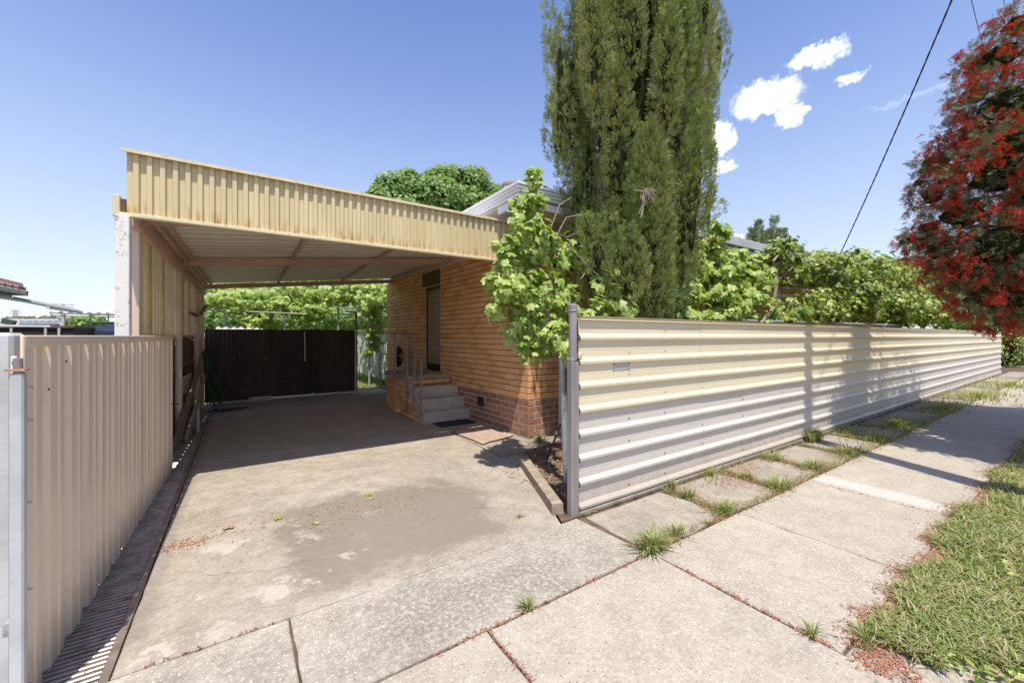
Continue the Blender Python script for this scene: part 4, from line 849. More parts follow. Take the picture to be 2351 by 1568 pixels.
v2 = vine('grape_vine', 'sparse grape vine shoots with a bare pale cane in front of the cypress foot',
    [(1365, 700, 3.1, 34, 26, .15), (1410, 690, 3.05, 30, 30, .15), (1440, 700, 2.95, 26, 26, .12), (1385, 655, 3.1, 22, 30, .12), (1340, 715, 3.0, 22, 20, .1), (1455, 650, 3.0, 14, 16, .08)],
    170, 120, .130, [(cane_px(3.05, (1400, 740), (1385, 700), (1402, 640), (1396, 590), (1380, 560)), .017), (cane_px(3.05, (1385, 700), (1370, 720), (1340, 735)), .010), (cane_px(3.0, (1396, 640), (1440, 632), (1470, 640)), .006), (cane_px(3.1, (1300, 560), (1340, 600), (1380, 640), (1396, 640)), .009)])
v3 = vine('grape_vine', 'dense broad-leaved grape vine over the fence to the right of the cypress',
    [(1630, 540, 3.5, 34, 38, .25), (1600, 600, 3.45, 36, 40, .35), (1660, 620, 3.4, 55, 48, .45), (1590, 670, 3.4, 40, 50, .4), (1650, 690, 3.3, 60, 45, .5), (1715, 640, 3.4, 42, 50, .4), (1720, 700, 3.3, 45, 36, .4), (1560, 715, 3.1, 30, 22, .25), (1700, 590, 3.5, 34, 26, .3), (1640, 715, 3.0, 60, 20, .3), (1545, 690, 3.2, 18, 34, .2), (1625, 575, 3.5, 22, 30, .2), (1740, 625, 3.4, 24, 40, .25)],
    2300, 300, .150, [(cane_px(3.45, (1640, 740), (1628, 650), (1608, 590), (1625, 540), (1640, 515)), .016), (cane_px(3.45, (1628, 600), (1650, 565), (1690, 575)), .008)], grapes=14)
v4 = vine('grape_vine', 'yellow-green small-leaved grape vine over the middle of the street fence beside the window',
    [(1800, 590, 3.5, 40, 28, .5), (1775, 570, 3.6, 26, 26, .4), (1820, 630, 3.5, 40, 22, .4), (1880, 600, 3.5, 50, 30, .5), (1900, 640, 3.5, 40, 30, .4), (1850, 700, 3.2, 48, 34, .6), (1900, 700, 3.2, 50, 36, .6), (1945, 640, 3.5, 40, 40, .6), (1800, 720, 3.1, 26, 18, .3), (1905, 585, 3.6, 50, 14, .4), (1775, 640, 3.6, 10, 26, .15)],
    3400, 200, .125, [(cane_px(3.4, (1782, 745), (1776, 700), (1784, 640), (1775, 600), (1800, 570)), .035), (cane_px(3.4, (1790, 640), (1830, 605), (1900, 590)), .012), (cane_px(3.2, (1800, 740), (1815, 690), (1805, 650), (1822, 640)), .006)], mat='vineleaf2')
v5 = vine('grape_vine', 'big dark-centred grape vine mound over the fence left of the red bottlebrush',
    [(1985, 625, 3.5, 46, 40, .8), (2030, 640, 3.5, 50, 48, .9), (1975, 690, 3.3, 46, 48, .7), (2040, 700, 3.3, 52, 42, .9), (2000, 590, 3.6, 40, 18, .6), (2080, 690, 3.4, 46, 48, .9), (2100, 650, 3.6, 36, 30, .7), (1960, 590, 3.6, 14, 22, .2)],
    4600, 120, .15, [(cane_px(3.4, (2010, 745), (2005, 690), (1990, 640)), .03)], mat='vineleaf2')
v6 = vine('grape_vine', 'low golden-green grape vine at the far end of the fence under the bottlebrush',
    [(2130, 680, 3.6, 40, 40, 1.0), (2165, 705, 3.4, 40, 38, 1.2), (2110, 715, 3.3, 36, 28, .9), (2200, 715, 3.3, 28, 28, 1.2), (2215, 730, 3.3, 14, 16, 1.0)], 3400, 60, .17, mat='vineleaf2')
tr = thing('vine_trellis', 'grey pipe trellis with timber prop holding up the vines behind the fence', 'trellis', (9, 3.5, 0))
for px_, py0 in ((1731, 640), (1787, 600), (1640, 650), (2010, 640)):
    p = aty(px_, 740, 3.55); q = aty(px_, py0, 3.55); MB().tube([(p.x, p.y, -.02), (p.x, p.y, q.z)], .025, 8).build('post', M['galv'], tr)
MB().tube([aty(1700, 736, 3.1), aty(1860, 741, 3.1), aty(2100, 748, 3.1)], .022, 8).build('pipe_rail', M['galv'], tr)
MB().obox(aty(1748, 742, 3.0), aty(1790, 690, 3.3), .04, .04).build('prop', M['sleeper'], tr); MB().obox(aty(1560, 640, 3.5), aty(2120, 690, 3.5), .02, .02).build('wire_rail', M['cane'], tr)
# cypress
cy = thing('cypress_tree', 'tall dense dark olive and green cypress rising out of the frame behind the fence', 'tree', (4.15, 3.45, 0))
MB().tube([(4.15, 3.45, -.05), (4.16, 3.46, 3), (4.15, 3.47, 7.6)], [.16, .12, .04], 10).build('trunk', M['bark'], cy)
zk = [0, .8, 1.6, 2.4, 3.2, 4.2, 5.0, 6.0, 7.5, 8.8, 9.6]; rk = [.35, .46, .50, .56, .76, .90, .88, .74, .55, .28, .05]
plumes = []
for i in range(112):
    z0 = .15 + 7.9*((i+.5)/112)**.9; L = random.uniform(1.1, 2.3) if z0 < 6.5 else random.uniform(.9, 1.5); a = i*2.39996 + random.uniform(-.3, .3)
    R = np.interp(z0+L*.6, zk, rk); r_ = random.uniform(.12, .27); q = max(0, R-r_)*random.choice([1.18, 1.10, .92, .80]); lean = random.uniform(-.02, .14)
    plumes.append((Vector((4.15+math.cos(a)*q, 3.45+math.sin(a)*q, z0)), Vector((math.cos(a)*lean, math.sin(a)*lean, 1)).normalized(), L, r_))
def plpx(x, y0, y1, Y, w_): p = aty(x, y0, Y); q = aty(x, y1, Y); plumes.append((p, (q-p).normalized(), (q-p).length, w_))
plpx(1632, 245, -60, 3.6, .15); plpx(1650, 200, 20, 3.6, .15); plpx(1625, 330, 120, 3.6, .14); plpx(1280, 200, 90, 4.3, .13); plpx(1270, 150, 70, 4.3, .09); plpx(1280, 385, 220, 4.3, .19); plpx(1305, 400, 230, 4.3, .22); plpx(1325, 420, 60, 4.2, .24)
plpx(1372, 640, 520, 3.1, .15); plpx(1350, 570, 490, 3.15, .10); plpx(1395, 600, 480, 3.1, .12); plpx(1600, 520, 320, 3.5, .17); plpx(1560, 660, 480, 3.4, .2); plpx(1480, 560, 400, 2.95, .17); plpx(1440, 700, 520, 2.9, .2); plpx(1500, 735, 560, 2.95, .22)
p = aty(1590, 500, 3.5); q = aty(1662, 470, 3.5); plumes.append((p, (q-p).normalized(), (q-p).length, .13)); plpx(1290, 320, 200, 4.3, .16)
area = np.array([L*r_*(1.7 if (b-camp).length < 6.6 and b.y < 3.55 else 1) for b, d, L, r_ in plumes]); area /= area.sum()
P, D, core = [], [], MB()
for (b, d, L, r_), a in zip(plumes, area):
    n = int(58000*a); t = RNG.beta(1.3, 1.25, n); th_ = RNG.uniform(0, 2*math.pi, n); X = d.orthogonal().normalized(); Yv = d.cross(X)
    prof_ = np.sin(np.pi*np.clip(t, .02, 1)**.75)**.6*r_; prof_ = prof_*RNG.uniform(.84, 1.10, n)
    o = np.outer(np.cos(th_), X) + np.outer(np.sin(th_), Yv); P.append(np.array(b) + np.outer(t*L, d) + o*prof_[:, None]); D.append(o*.55 + np.array(d) + rdir(n)*.32)
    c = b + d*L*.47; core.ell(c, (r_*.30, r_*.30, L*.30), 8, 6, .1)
P = np.concatenate(P); D = np.concatenate(D); scatter('foliage', M['cypressleaf'], CS, P, frames(D), RNG.uniform(.07, .14, len(P)), cy, 'stuff', cy.location)
core.ell((4.15, 3.45, 4.2), (.42, .42, 3.6), 12, 8, .15); core.build('shaded_inner_growth', M['shadecore'], cy, 'stuff')
b = aty(1478, 440, 2.72); dt = MB()
for k in range(34): e = Vector((random.gauss(.05, .05), random.gauss(-.04, .03), random.uniform(-.10, .04))); dt.tube([b, b+e*.6+Vector((0, 0, .02)), b+e+Vector((0, 0, -.03*random.random()))], .0022, 4, False)
for k in range(6): dt.tube([b, b+Vector((random.gauss(0, .02), 0, -.10)), b+Vector((-.05+random.gauss(0, .03), 0, -.24*random.random()-.06))], .003, 4, False)
dt.build('dead_twigs', M['deadtwig'], cy, 'stuff'); MB().tube([b+Vector((.01, .12, .05)), b, b+Vector((-.02, -.01, -.11))], .006, 6).build('dead_branch', M['deadtwig'], cy)
cn = RNG.choice(len(P), 420, replace=False); core2 = MB()
for i in cn[:420]:
    if P[i][2] > 3.4: core2.ell(P[i]+np.array([-.01, -.03, 0]), (.013, .013, .013), 5, 4)
core2.build('seed_cones', M['deadtwig'], cy, 'stuff')
# bottlebrush
bb = thing('bottlebrush_tree', 'red flowering bottlebrush tree overhanging the footpath at the right edge', 'tree', (8.7, -.1, 0))
MB().tube([(8.7, -.1, -.05), (8.65, -.05, 1.2), (8.5, 0, 2.6), (8.6, .1, 4.4), (8.8, .1, 5.6)], [.16, .13, .10, .06, .02], 10).build('trunk', M['bark'], bb)
cl = [(2335, 60, 8.0, 50), (2300, 130, 7.8, 62), (2245, 150, 8.4, 45), (2235, 220, 8.2, 46), (2310, 240, 7.6, 85), (2235, 310, 8.2, 68), (2150, 375, 8.6, 46), (2190, 400, 8.2, 60), (2290, 400, 7.4, 95), (2140, 450, 8.4, 42), (2210, 490, 7.8, 80), (2130, 530, 7.6, 42), (2100, 552, 7.4, 22), (2160, 575, 7.4, 52),
      (2300, 560, 7.2, 95), (2220, 610, 7.4, 72), (2280, 680, 7.3, 66), (2340, 690, 7.2, 60), (2240, 680, 7.8, 44), (2072, 557, 7.2, 15), (2092, 548, 7.3, 20), (2108, 420, 8.5, 18), (2120, 392, 8.5, 16), (2100, 480, 8.3, 14), (2195, 245, 8.3, 20), (2340, 330, 7.2, 80), (2195, 650, 8.2, 38), (2300, 735, 7.6, 30)]
E3 = []
for (x, y, X, r_) in cl: c = atx(x, y, X); t = (c-camp).dot(FWD); q = t*r_/FPX; E3.append((c, (q, q*1.0, q)))
E3 += [(Vector((9.4, .55, 4.2)), (1.0, .55, .8)), (Vector((10.6, .5, 4.3)), (1.0, .6, .9)), (Vector((8.9, .3, 5.1)), (.8, .5, .6)), (Vector((11.6, .6, 3.6)), (1.0, .7, 1.0)), (Vector((10.6, -.3, 3.0)), (1.2, .9, 1.2)), (Vector((11.8, -.1, 2.8)), (1.1, .8, 1.1)), (Vector((8.2, -.5, 3.6)), (.9, .8, .9)), (Vector((7.25, .15, 2.75)), (.62, .45, .75)), (Vector((7.3, -.2, 2.4)), (.7, .6, .6)), (Vector((8.9, -.5, 3.2)), (1.5, 1.2, 1.5)), (Vector((9.0, -.3, 4.9)), (1.2, 1.2, 1.2)), (Vector((9.9, .2, 3.0)), (1.2, 1.2, 1.5)), (Vector((9.3, .2, 2.1)), (1.1, 1.1, .7)), (Vector((7.9, -.3, 2.6)), (.9, .5, .9)), (Vector((10.2, .6, 2.4)), (1.0, .9, .9))]
area = np.array([r_[0]**2 for c, r_ in E3]); area[len(cl):] *= .35; area /= area.sum(); FP, FD, LP, LD = [], [], [], []; core = MB()
for k, ((c, r_), a) in enumerate(zip(E3, area)):
    n = int(10500*a); ns = max(3, n//7); cc = rdir(ns)*RNG.uniform(.72, 1.12, (ns, 1)); d = cc[RNG.integers(0, ns, n)] + RNG.normal(0, .11, (n, 3)); FP.append(np.array(c)+d*np.array(r_)); FD.append(d*.35 + rdir(n)*.35 + np.array([[0, 0, -.75]]))
    n = int(15000*a); d = rdir(n); LP.append(np.array(c)+d*np.array(r_)*RNG.uniform(.45, 1.06, (n, 1))); LD.append(d*.8 + rdir(n)*.5 + np.array([[0, 0, -.1]]))
    core.ell(c, tuple(q*(.78 if k >= len(cl) else .42) for q in r_), 11, 8, .12 if k >= len(cl) else .4)  # off-view clumps get bigger solid cores to deepen the shade they cast
    MB().tube([Vector((8.6, .05, max(1.5, c.z-.6))), (Vector((8.6, .05, c.z))+c)*.5, c], [.03, .02, .008], 6).build('branch', M['bark'], bb)
FP = np.concatenate(FP); FD = np.concatenate(FD); LP = np.concatenate(LP); LD = np.concatenate(LD)
def keep(Pp): dd = Pp-np.array(camp); return np.ones(len(Pp), bool)
dd = np.linalg.norm(FP-np.array(camp), axis=1); order = np.argsort(dd); FP, FD = FP[order], FD[order]
vis = [i for i in range(len(FP)) if FP[i][1] > .078*FP[i][0]]; objs = vis[:1500:5]; ms = [meshdata('flower', V, F, M['flower']) for V, F in BR]; Rm = frames(FD); sc = RNG.uniform(.09, .145, len(FP))
for i in objs: o = link('flower', ms[i % 3], bb, FP[i]); o.rotation_euler = Matrix(Rm[i].tolist()).to_euler(); o.scale = (sc[i],)*3
rest = np.setdiff1d(np.arange(len(FP)), objs); scatter('flowers', M['flower'], BR, FP[rest], Rm[rest], sc[rest], bb, 'stuff', bb.location)
scatter('foliage', M['bbleaf'], NS, LP, frames(LD), RNG.uniform(.08, .15, len(LP)), bb, 'stuff', bb.location); core.build('shaded_inner_growth', M['shadecore'], bb, 'stuff')
# generic distant crown
def crown(name, label, cat, E, n, size, mat, T, trunk=None, loc=(0, 0, 0), bias=(0, 0, .2), corer=.72, group=None, shell=.75, cm_='shadecore'):
    r0 = thing(name, label, cat, loc, group); ar = np.array([r_[0]*r_[2] for c, r_ in E]); ar = ar/ar.sum(); P, D = [], []; co = MB()
    for (c, r_), a in zip(E, ar):
        k = max(3, int(n*a)); d = rdir(k); P.append(np.array(c)+d*np.array(r_)*RNG.uniform(shell, 1.07, (k, 1))); D.append(d+rdir(k)*.6+np.array([bias]))
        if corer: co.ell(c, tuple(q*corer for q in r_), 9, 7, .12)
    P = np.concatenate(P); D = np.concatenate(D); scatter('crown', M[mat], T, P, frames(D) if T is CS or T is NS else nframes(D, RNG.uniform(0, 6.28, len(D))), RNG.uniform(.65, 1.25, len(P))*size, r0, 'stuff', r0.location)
    if corer: co.build('shaded_inner_growth', M[cm_], r0, 'stuff')
    if trunk: MB().tube(trunk[0], trunk[1], 10).build('trunk', M['bark'], r0)
    return r0
def E_(x, y, Y, rx, ry, dp): c = aty(x, y, Y); t = (c-camp).dot(FWD); return (c, (t*rx/FPX, dp, t*ry/FPX))
OV = [oval_leaf(.30, .12), oval_leaf(.38, .05)]
crown('broadleaf_tree', 'large bright green leafy tree rising behind the carport roof', 'tree', [E_(868, 462, 24, 30, 34, 1.6), (E_(900, 440, 24, 42, 40, 1.6)), E_(935, 415, 24, 26, 24, 1.2), E_(950, 450, 24, 44, 44, 2), E_(1010, 415, 24, 40, 28, 1.6), E_(1040, 400, 24, 26, 16, 1), E_(1000, 460, 23, 60, 50, 2), E_(1075, 430, 24, 46, 40, 2), E_(1098, 398, 24, 14, 12, .7), E_(1120, 455, 24, 40, 30, 1.6), E_(1060, 480, 24, 80, 40, 2.5), E_(900, 500, 24, 60, 50, 2.5), E_(1150, 470, 25, 30, 24, 1.5), E_(1000, 560, 24, 150, 60, 3)],
      21000, .27, 'treeleaf', OV, ([(4.2, 24, -.1), (4.2, 24, 5), (4.4, 24, 8)], [.35, .28, .12]), (4.2, 24, 0), (0, -.2, .5), .74)
sc_t = thing('small_conifer', 'feathery pointed conifer tips showing above the white gutter behind the house', 'tree', (29, 13, 0)); P, D = [], []
for (x, y0, y1, w_) in ((1742, 590, 512, 9), (1771, 600, 500, 10), (1757, 590, 530, 10), (1722, 585, 528, 7), (1795, 600, 528, 11), (1812, 610, 556, 10), (1785, 600, 540, 12), (1735, 600, 545, 12), (1830, 615, 578, 8), (1706, 590, 556, 6)):
    p, q = aty(x, y0, 13), aty(x+random.uniform(-8, 12), y1, 13); n = 260; t = RNG.uniform(0, 1, n); a = RNG.uniform(0, 6.283, n); r_ = w_*.031*(1-t)**.7*RNG.uniform(.3, 1.1, n)+.03
    o = np.stack([np.cos(a), np.sin(a), np.zeros(n)], 1); P.append(np.array(p)+np.outer(t, np.array(q-p))+o*r_[:, None]); D.append(o*.8+np.array([[0, 0, .9]])+rdir(n)*.2)
P = np.concatenate(P); scatter('foliage', M['darkleaf'], CS, P, frames(np.concatenate(D)), RNG.uniform(.25, .5, len(P)), sc_t, 'stuff', sc_t.location)
MB().tube([(aty(1768, 600, 13).x, 13, 0), aty(1768, 600, 13), aty(1768, 540, 13)], [.25, .12, .04], 8).build('trunk', M['bark'], sc_t)
crown('grey_green_tree', 'distant grey-green gum tree crown between the vines and the bottlebrush', 'tree', [E_(2070, 620, 12, 36, 24, 3), E_(2110, 630, 12, 40, 32, 3), E_(2150, 640, 12, 30, 30, 3), E_(2090, 605, 12, 20, 14, 2), E_(2180, 660, 11, 30, 30, 3)],
      12000, .40, 'greyleaf', OV, ([(44, 12, 0), (44, 12, 7)], [.3, .15]), (44, 12, 0), (0, 0, .5), .7)
crown('hedge', 'dark green hedge beyond the far end of the ribbed fence', 'hedge', [(Vector((27.6, 3.9, 1.1)), (.8, 1.3, 1.4)), (Vector((29.5, 3.2, 1.0)), (1.2, 1.0, 1.3)), (Vector((31.5, 3.5, 1.6)), (1.6, 1.2, 1.9)), (Vector((34, 3.0, 1.2)), (1.8, 1.0, 1.5)), (Vector((37, 4, 2)), (2.4, 1.5, 2.2))],
      9000, .14, 'vineleaf2', OV, None, (30, 3.5, 0), (0, 0, .4), .8)
for k, (x, y, h_, w_) in enumerate(((46, .5, 5, 3), (54, 5, 7, 4))):
    crown('street_tree', ('round green street tree far along the verge', 'taller green tree at the end of the street')[k], 'tree', [(Vector((x, y, h_*.62)), (w_*.8, w_*.8, h_*.4)), (Vector((x+1, y+1, h_*.5)), (w_*.7, w_*.7, h_*.34))], 3500, .4, 'treeleaf', OV, ([(x, y, 0), (x, y, h_*.6)], [.2, .12]), (x, y, 0), (0, 0, .5), .75)
# back garden: pergola vine, pipes, white fence, bushes, grass
pv = vine('pergola_vine', 'sunlit grape vine canopy covering the back pergola behind the dark gate', [(500, 690, 11.9, 38, 22, .8), (560, 685, 12.2, 48, 24, 1.0), (630, 680, 12.4, 50, 24, 1.0), (700, 675, 12.6, 55, 24, 1.2), (770, 672, 12.8, 55, 26, 1.2), (840, 670, 13, 50, 28, 1.2), (600, 712, 11.8, 40, 22, .5), (660, 706, 11.8, 30, 20, .5), (720, 710, 11.9, 40, 18, .5), (580, 740, 11.7, 20, 22, .3), (576, 757, 11.6, 12, 12, .2), (850, 700, 12, 34, 30, .5), (860, 735, 12, 16, 26, .3), (850, 770, 12, 9, 16, .2), (846, 800, 12, 8, 12, .15), (868, 785, 12, 6, 20, .15), (520, 655, 14, 60, 16, 1.5), (650, 645, 14, 90, 18, 2), (800, 645, 14, 90, 20, 2)], 7600, 300, .17)
pg = thing('back_pergola', 'thin pipe pergola frame carrying the vine in the back garden', 'pergola', (1.5, 12.5, 0))
for x, y in ((-.3, 11.9), (1.6, 12.4), (2.3, 12.2), (3.1, 12.0), (1.2, 15)): MB().tube([(x, y, 0), (x, y, 2.35)], .028, 8).build('post', M['galv'], pg)
for a, b in (((-.9, 11.9, 2.12), (3.6, 12.1, 2.18)), ((-.9, 12.6, 2.05), (3.8, 12.8, 2.1)), ((-.9, 15, 2.4), (4, 15, 2.4)), ((1.6, 11.6, 2.3), (1.6, 15, 2.4))): MB().tube([a, b], .016, 6).build('pipe', M['galv'], pg)
crown('garden_shrub', 'tangled green shrub under the pergola behind the dark gate', 'shrub', [E_(520, 735, 15, 60, 26, .8), E_(620, 738, 16, 70, 26, .8), E_(720, 735, 17, 70, 30, .9), E_(800, 728, 18, 60, 34, 1), E_(860, 715, 19, 60, 40, 1)], 9000, .15, 'treeleaf', OV, None, (1, 16, 0), (0, -.3, .4), 0)
crown('tall_back_shrub', 'dense green shrubs closing off the end of the back garden', 'shrub', [(Vector((x, 21+random.random(), 1.4)), (1.4, .9, 1.9+random.random()*.6)) for x in range(0, 12, 2)], 12000, .20, 'treeleaf', OV, None, (2, 21, 0), (0, -.3, .4), .8)
wf = thing('white_back_fence', 'white steel sheet fence on the right side of the back garden', 'fence', (3.9, 14, 0))
yy = 11.9
while yy < 20: MB().sheet([(0, 0), (.10, 0), (.115, .03), (.19, .03), (.2, 0)], (3.92, yy, .02), (0, 0, 1), (0, 1, 0), (-1, 0, 0), 1.62).build('panel', M['whitefence'], wf); yy += .2
MB().box((3.87, 11.9, 1.63), (3.94, 20, 1.68)).build('top_rail', M['whitefence'], wf); MB().box((3.93, 11.9, .05), (3.96, 20, .12)).build('bottom_rail', M['whitefence'], wf)
def grass(nm, P, size, mat='blade', T=GB, parent=None, flat=.55, kind='stuff'):
    n = len(P); a = RNG.uniform(0, 2*math.pi, n); D = np.stack([np.cos(a), np.sin(a), np.abs(RNG.normal(0, flat, n))+.05], 1)
    Y = D/np.linalg.norm(D, axis=1, keepdims=True); X = np.stack([-np.sin(a), np.cos(a), np.zeros(n)], 1); Z = np.cross(X, Y); Z[Z[:, 2] < 0] *= -1
    return scatter(nm, M[mat], T, P, np.stack([X, Y, Z], 2), size, parent, kind, parent.location if parent else (0, 0, 0))
n = 9000; P = np.stack([RNG.uniform(1.8, 3.9, n), RNG.uniform(11.45, 17, n), np.zeros(n)], 1); grass('backyard_grass', P, RNG.uniform(.05, .11, n))
# verge grass: dense blades close by, thinning along the street
def edge(x): return .64 - .07*np.clip(3.1-x, 0, 1)/.6 + .035*np.sin(x*3.1) + .03*np.sin(x*7.7+1) + .018*np.sin(x*19)
n = 50000; X = 2.5 + RNG.gamma(1.15, 1.9, n); X = X[X < 16]; n = len(X); Y = edge(X) + .05 - RNG.gamma(1.25, .42, n)*(.6+X*.10) + RNG.normal(0, .02, n)
k = (Y > -2.6) & (RNG.random(n) < .22+.78/(1+np.exp(-9*(np.sin(X*4.3+1.3*np.sin(Y*5))+np.sin(Y*6.1+X*2.2)+.7*np.sin(X*13+Y*9)+.7)))) & (Y + .0 < edge(X)+.05) & ~((X < 3.0) & (Y < 5.9-2.1*X+.1) & (Y < .42)); X, Y = X[k], Y[k]
P = np.stack([X, Y, np.full(len(X), .004)], 1); grass('verge_grass', P, RNG.uniform(.025, .080, len(X))*(1+X*.035), flat=.28)
n = 2600; X = 2.5+RNG.gamma(1.3, 1.6, n); Y = edge(X) - RNG.gamma(1.3, .4, n)*(.6+X*.1); P = np.stack([X, Y, np.full(n, .03)], 1); D = rdir(n)*.5; D[:, 2] = 1
scatter('broadleaf_weeds', M['vineleaf2'], OV, P, nframes(D, RNG.uniform(0, 6.28, n)), RNG.uniform(.02, .05, n), None, 'stuff')
n = 5000; X = RNG.uniform(14, 50, n); P = np.stack([X, RNG.uniform(-3, .7, n), np.zeros(n)], 1); grass('far_verge_grass', P, RNG.uniform(.12, .25, n))
# fallen petals and dry litter
def litter(nm, P, s0, s1, mat, flat=.35):
    n = len(P); D = rdir(n)*flat; D[:, 2] = 1; return scatter(nm, M[mat], [(chip()[0]*np.array([1, .55, .5]), chip()[1])], P, nframes(D, RNG.uniform(0, 6.28, n)), RNG.uniform(s0, s1, n), None, 'stuff')
PL = []; n = 7500; X = 2.5+RNG.gamma(1.3, 2.0, n); PL.append(np.stack([X, edge(X)+RNG.normal(.02, .055, n), np.full(n, .010)], 1))
n = 900; X = RNG.uniform(2.5, 9, n); PL.append(np.stack([X, RNG.uniform(.0, .8, n), np.full(n, .025)], 1))
for (x0, y0, x1, y1, k, w_) in ((2.285, .72, 2.285, 1.55, 200, .005), (1.015, 1.15, 1.015, 1.72, 90, .007), (2.02, .2, 2.52, .62, 300, .03), (.7, 1.728, 2.2, 1.728, 150, .006), (2.3, .55, 2.5, .70, 380, .05), (4.72, .8, 4.72, 1.7, 60, .008), (-.45, 2.37, .2, 2.366, 30, .006), (3.3, 1.78, 3.5, 2.4, 380, .07), (3.9, 2.1, 4.9, 2.36, 700, .10), (4.2, 1.8, 4.35, 2.3, 300, .06), (5.1, 1.8, 5.3, 2.3, 350, .07), (3.3, 1.75, 12, 1.76, 1600, .04), (2.4, 1.76, 3.3, 1.76, 160, .03), (-.45, 3.62, -.2, 3.60, 160, .04), (-.46, 4.2, -.44, 7.5, 260, .012), (7, 1.9, 16, 2.2, 900, .15), (-.3, 9.9, 2.3, 10.5, 160, .3)):
    t = RNG.uniform(0, 1, k); PL.append(np.stack([x0+(x1-x0)*t+RNG.normal(0, w_, k), y0+(y1-y0)*t+RNG.normal(0, w_, k), np.full(k, .004)], 1))
P = np.concatenate(PL); litter('fallen_petals', P, .008, .020, 'petal'); k = RNG.random(len(P)) < .4; litter('dry_litter', P[k]+RNG.normal(0, .012, (k.sum(), 3))*np.array([1, 1, 0]), .012, .028, 'dryleaf')
n = 420; P = np.stack([RNG.normal(.75, .42, n), RNG.normal(3.55, .17, n), np.full(n, .003)], 1); litter('driveway_litter', P, .008, .026, 'dryleaf')
n = 2600; tt = RNG.uniform(0, 1, n); X = 2.72+RNG.uniform(0, 1.0, n)**1.2*1.0-.5*tt*(1-.2); Y = 4.1-tt*1.55+RNG.normal(0, .06, n); k = (X > 2.25+.36*(Y-2.5)) & (Y < 4.3); P = np.stack([X[k], Y[k], np.full(k.sum(), .008)+RNG.uniform(0, .012, k.sum())], 1); litter('bark_mulch', P, .02, .05, 'mulch', .6)
n = 1500; P = np.stack([RNG.uniform(2.3, 12, n), RNG.uniform(2.6, 4.4, n), np.full(n, .008)], 1); litter('bed_litter', P, .03, .06, 'mulch')
n = 260; P = np.stack([RNG.uniform(-.84, -.5, n), RNG.uniform(2.2, 10, n), np.full(n, .002)], 1); litter('drain_litter', P, .01, .04, 'dryleaf')
# weeds
def tuft(x, y, r_, n, size, label, z=.0, flat=.6, name='weed_tuft'):
    t = thing(name, label, 'weed', (x, y, z)); a = RNG.uniform(0, 2*math.pi, n); q = np.abs(RNG.normal(0, r_, n)); P = np.stack([x+np.cos(a)*q, y+np.sin(a)*q*.6, np.full(n, z)], 1)
    D = np.stack([np.cos(a), np.sin(a), np.abs(RNG.normal(0, flat, n))+.1], 1); Y = D/np.linalg.norm(D, axis=1, keepdims=True); X = np.stack([-np.sin(a), np.cos(a), np.zeros(n)], 1); Z = np.cross(X, Y); Z[Z[:, 2] < 0] *= -1
    scatter('blades', M['blade'], GB, P, np.stack([X, Y, Z], 2), RNG.uniform(.5, 1.2, n)*size, t, 'stuff', t.location); return t
tuft(2.33, 1.76, .07, 330, .10, 'largest grassy weed tuft where the footpath meets the strip paving near the end post')
tuft(2.62, 1.78, .09, 130, .075, 'low weed patch just right of the largest tuft at the footpath joint')
tuft(1.27, 1.745, .022, 60, .055, 'small green weed alone in the joint below the driveway apron')
tuft(1.85, 2.65, .02, 34, .04, 'tiny weed on the driveway near the timber sleeper'); tuft(2.46, .66, .05, 90, .055, 'leafy weed among red petals at the corner of the verge'); tuft(2.30, .82, .03, 46, .06, 'thin weed in the long petal filled footpath joint')
tuft(3.32, 1.80, .08, 160, .08, 'weed clump at the first cross joint of the strip paving'); tuft(3.36, 2.15, .04, 110, .07, 'weed clump part way up the first cross joint of the strip paving'); tuft(3.42, 2.36, .03, 80, .075, 'upright yellowish weed against the fence foot', flat=1.6)
tuft(4.28, 1.80, .10, 220, .085, 'bright green weed clump at the second cross joint of the strip paving'); tuft(4.3, 2.1, .06, 130, .06, 'low weeds filling the second cross joint of the strip paving'); tuft(4.1, 2.36, .16, 220, .06, 'weeds growing along the fence foot above the second slab')
tuft(5.25, 1.84, .12, 240, .085, 'weed clump at the third cross joint before the pole shadow'); tuft(5.2, 2.25, .10, 160, .08, 'weeds at the top of the third cross joint'); tuft(6.55, 2.30, .05, 150, .17, 'strappy bright green weed at the fence foot beside the pole shadow', flat=.9)
tuft(6.2, 1.85, .16, 260, .09, 'weed row at the footpath edge inside the pole shadow'); tuft(7.4, 1.85, .25, 320, .10, 'shaded weeds at the footpath edge under the bottlebrush'); tuft(8.8, 1.95, .3, 360, .12, 'longer shaded weed row further along the footpath edge'); tuft(7.6, 2.25, .3, 240, .10, 'shaded weeds against the fence under the bottlebrush')
tuft(11.5, 1.9, .5, 420, .13, 'sunny grass strip running along the far footpath edge'); tuft(14.5, 1.8, .9, 500, .15, 'far grass strip beyond the bottlebrush shadow'); tuft(18.5, 1.7, 1.2, 420, .17, 'farthest weeds along the footpath edge')
tuft(3.40, 4.40, .09, 190, .07, 'leafy weed at the foot of the brick house corner', flat=1.1); tuft(2.66, 5.55, .03, 46, .06, 'small weed beside the pinkish carpet mat'); tuft(2.33, 2.385, .04, 60, .035, 'dry little weed at the foot of the fence end post')
tuft(3.0, 1.755, .03, 36, .05, 'few weed blades between the two larger joint clumps')
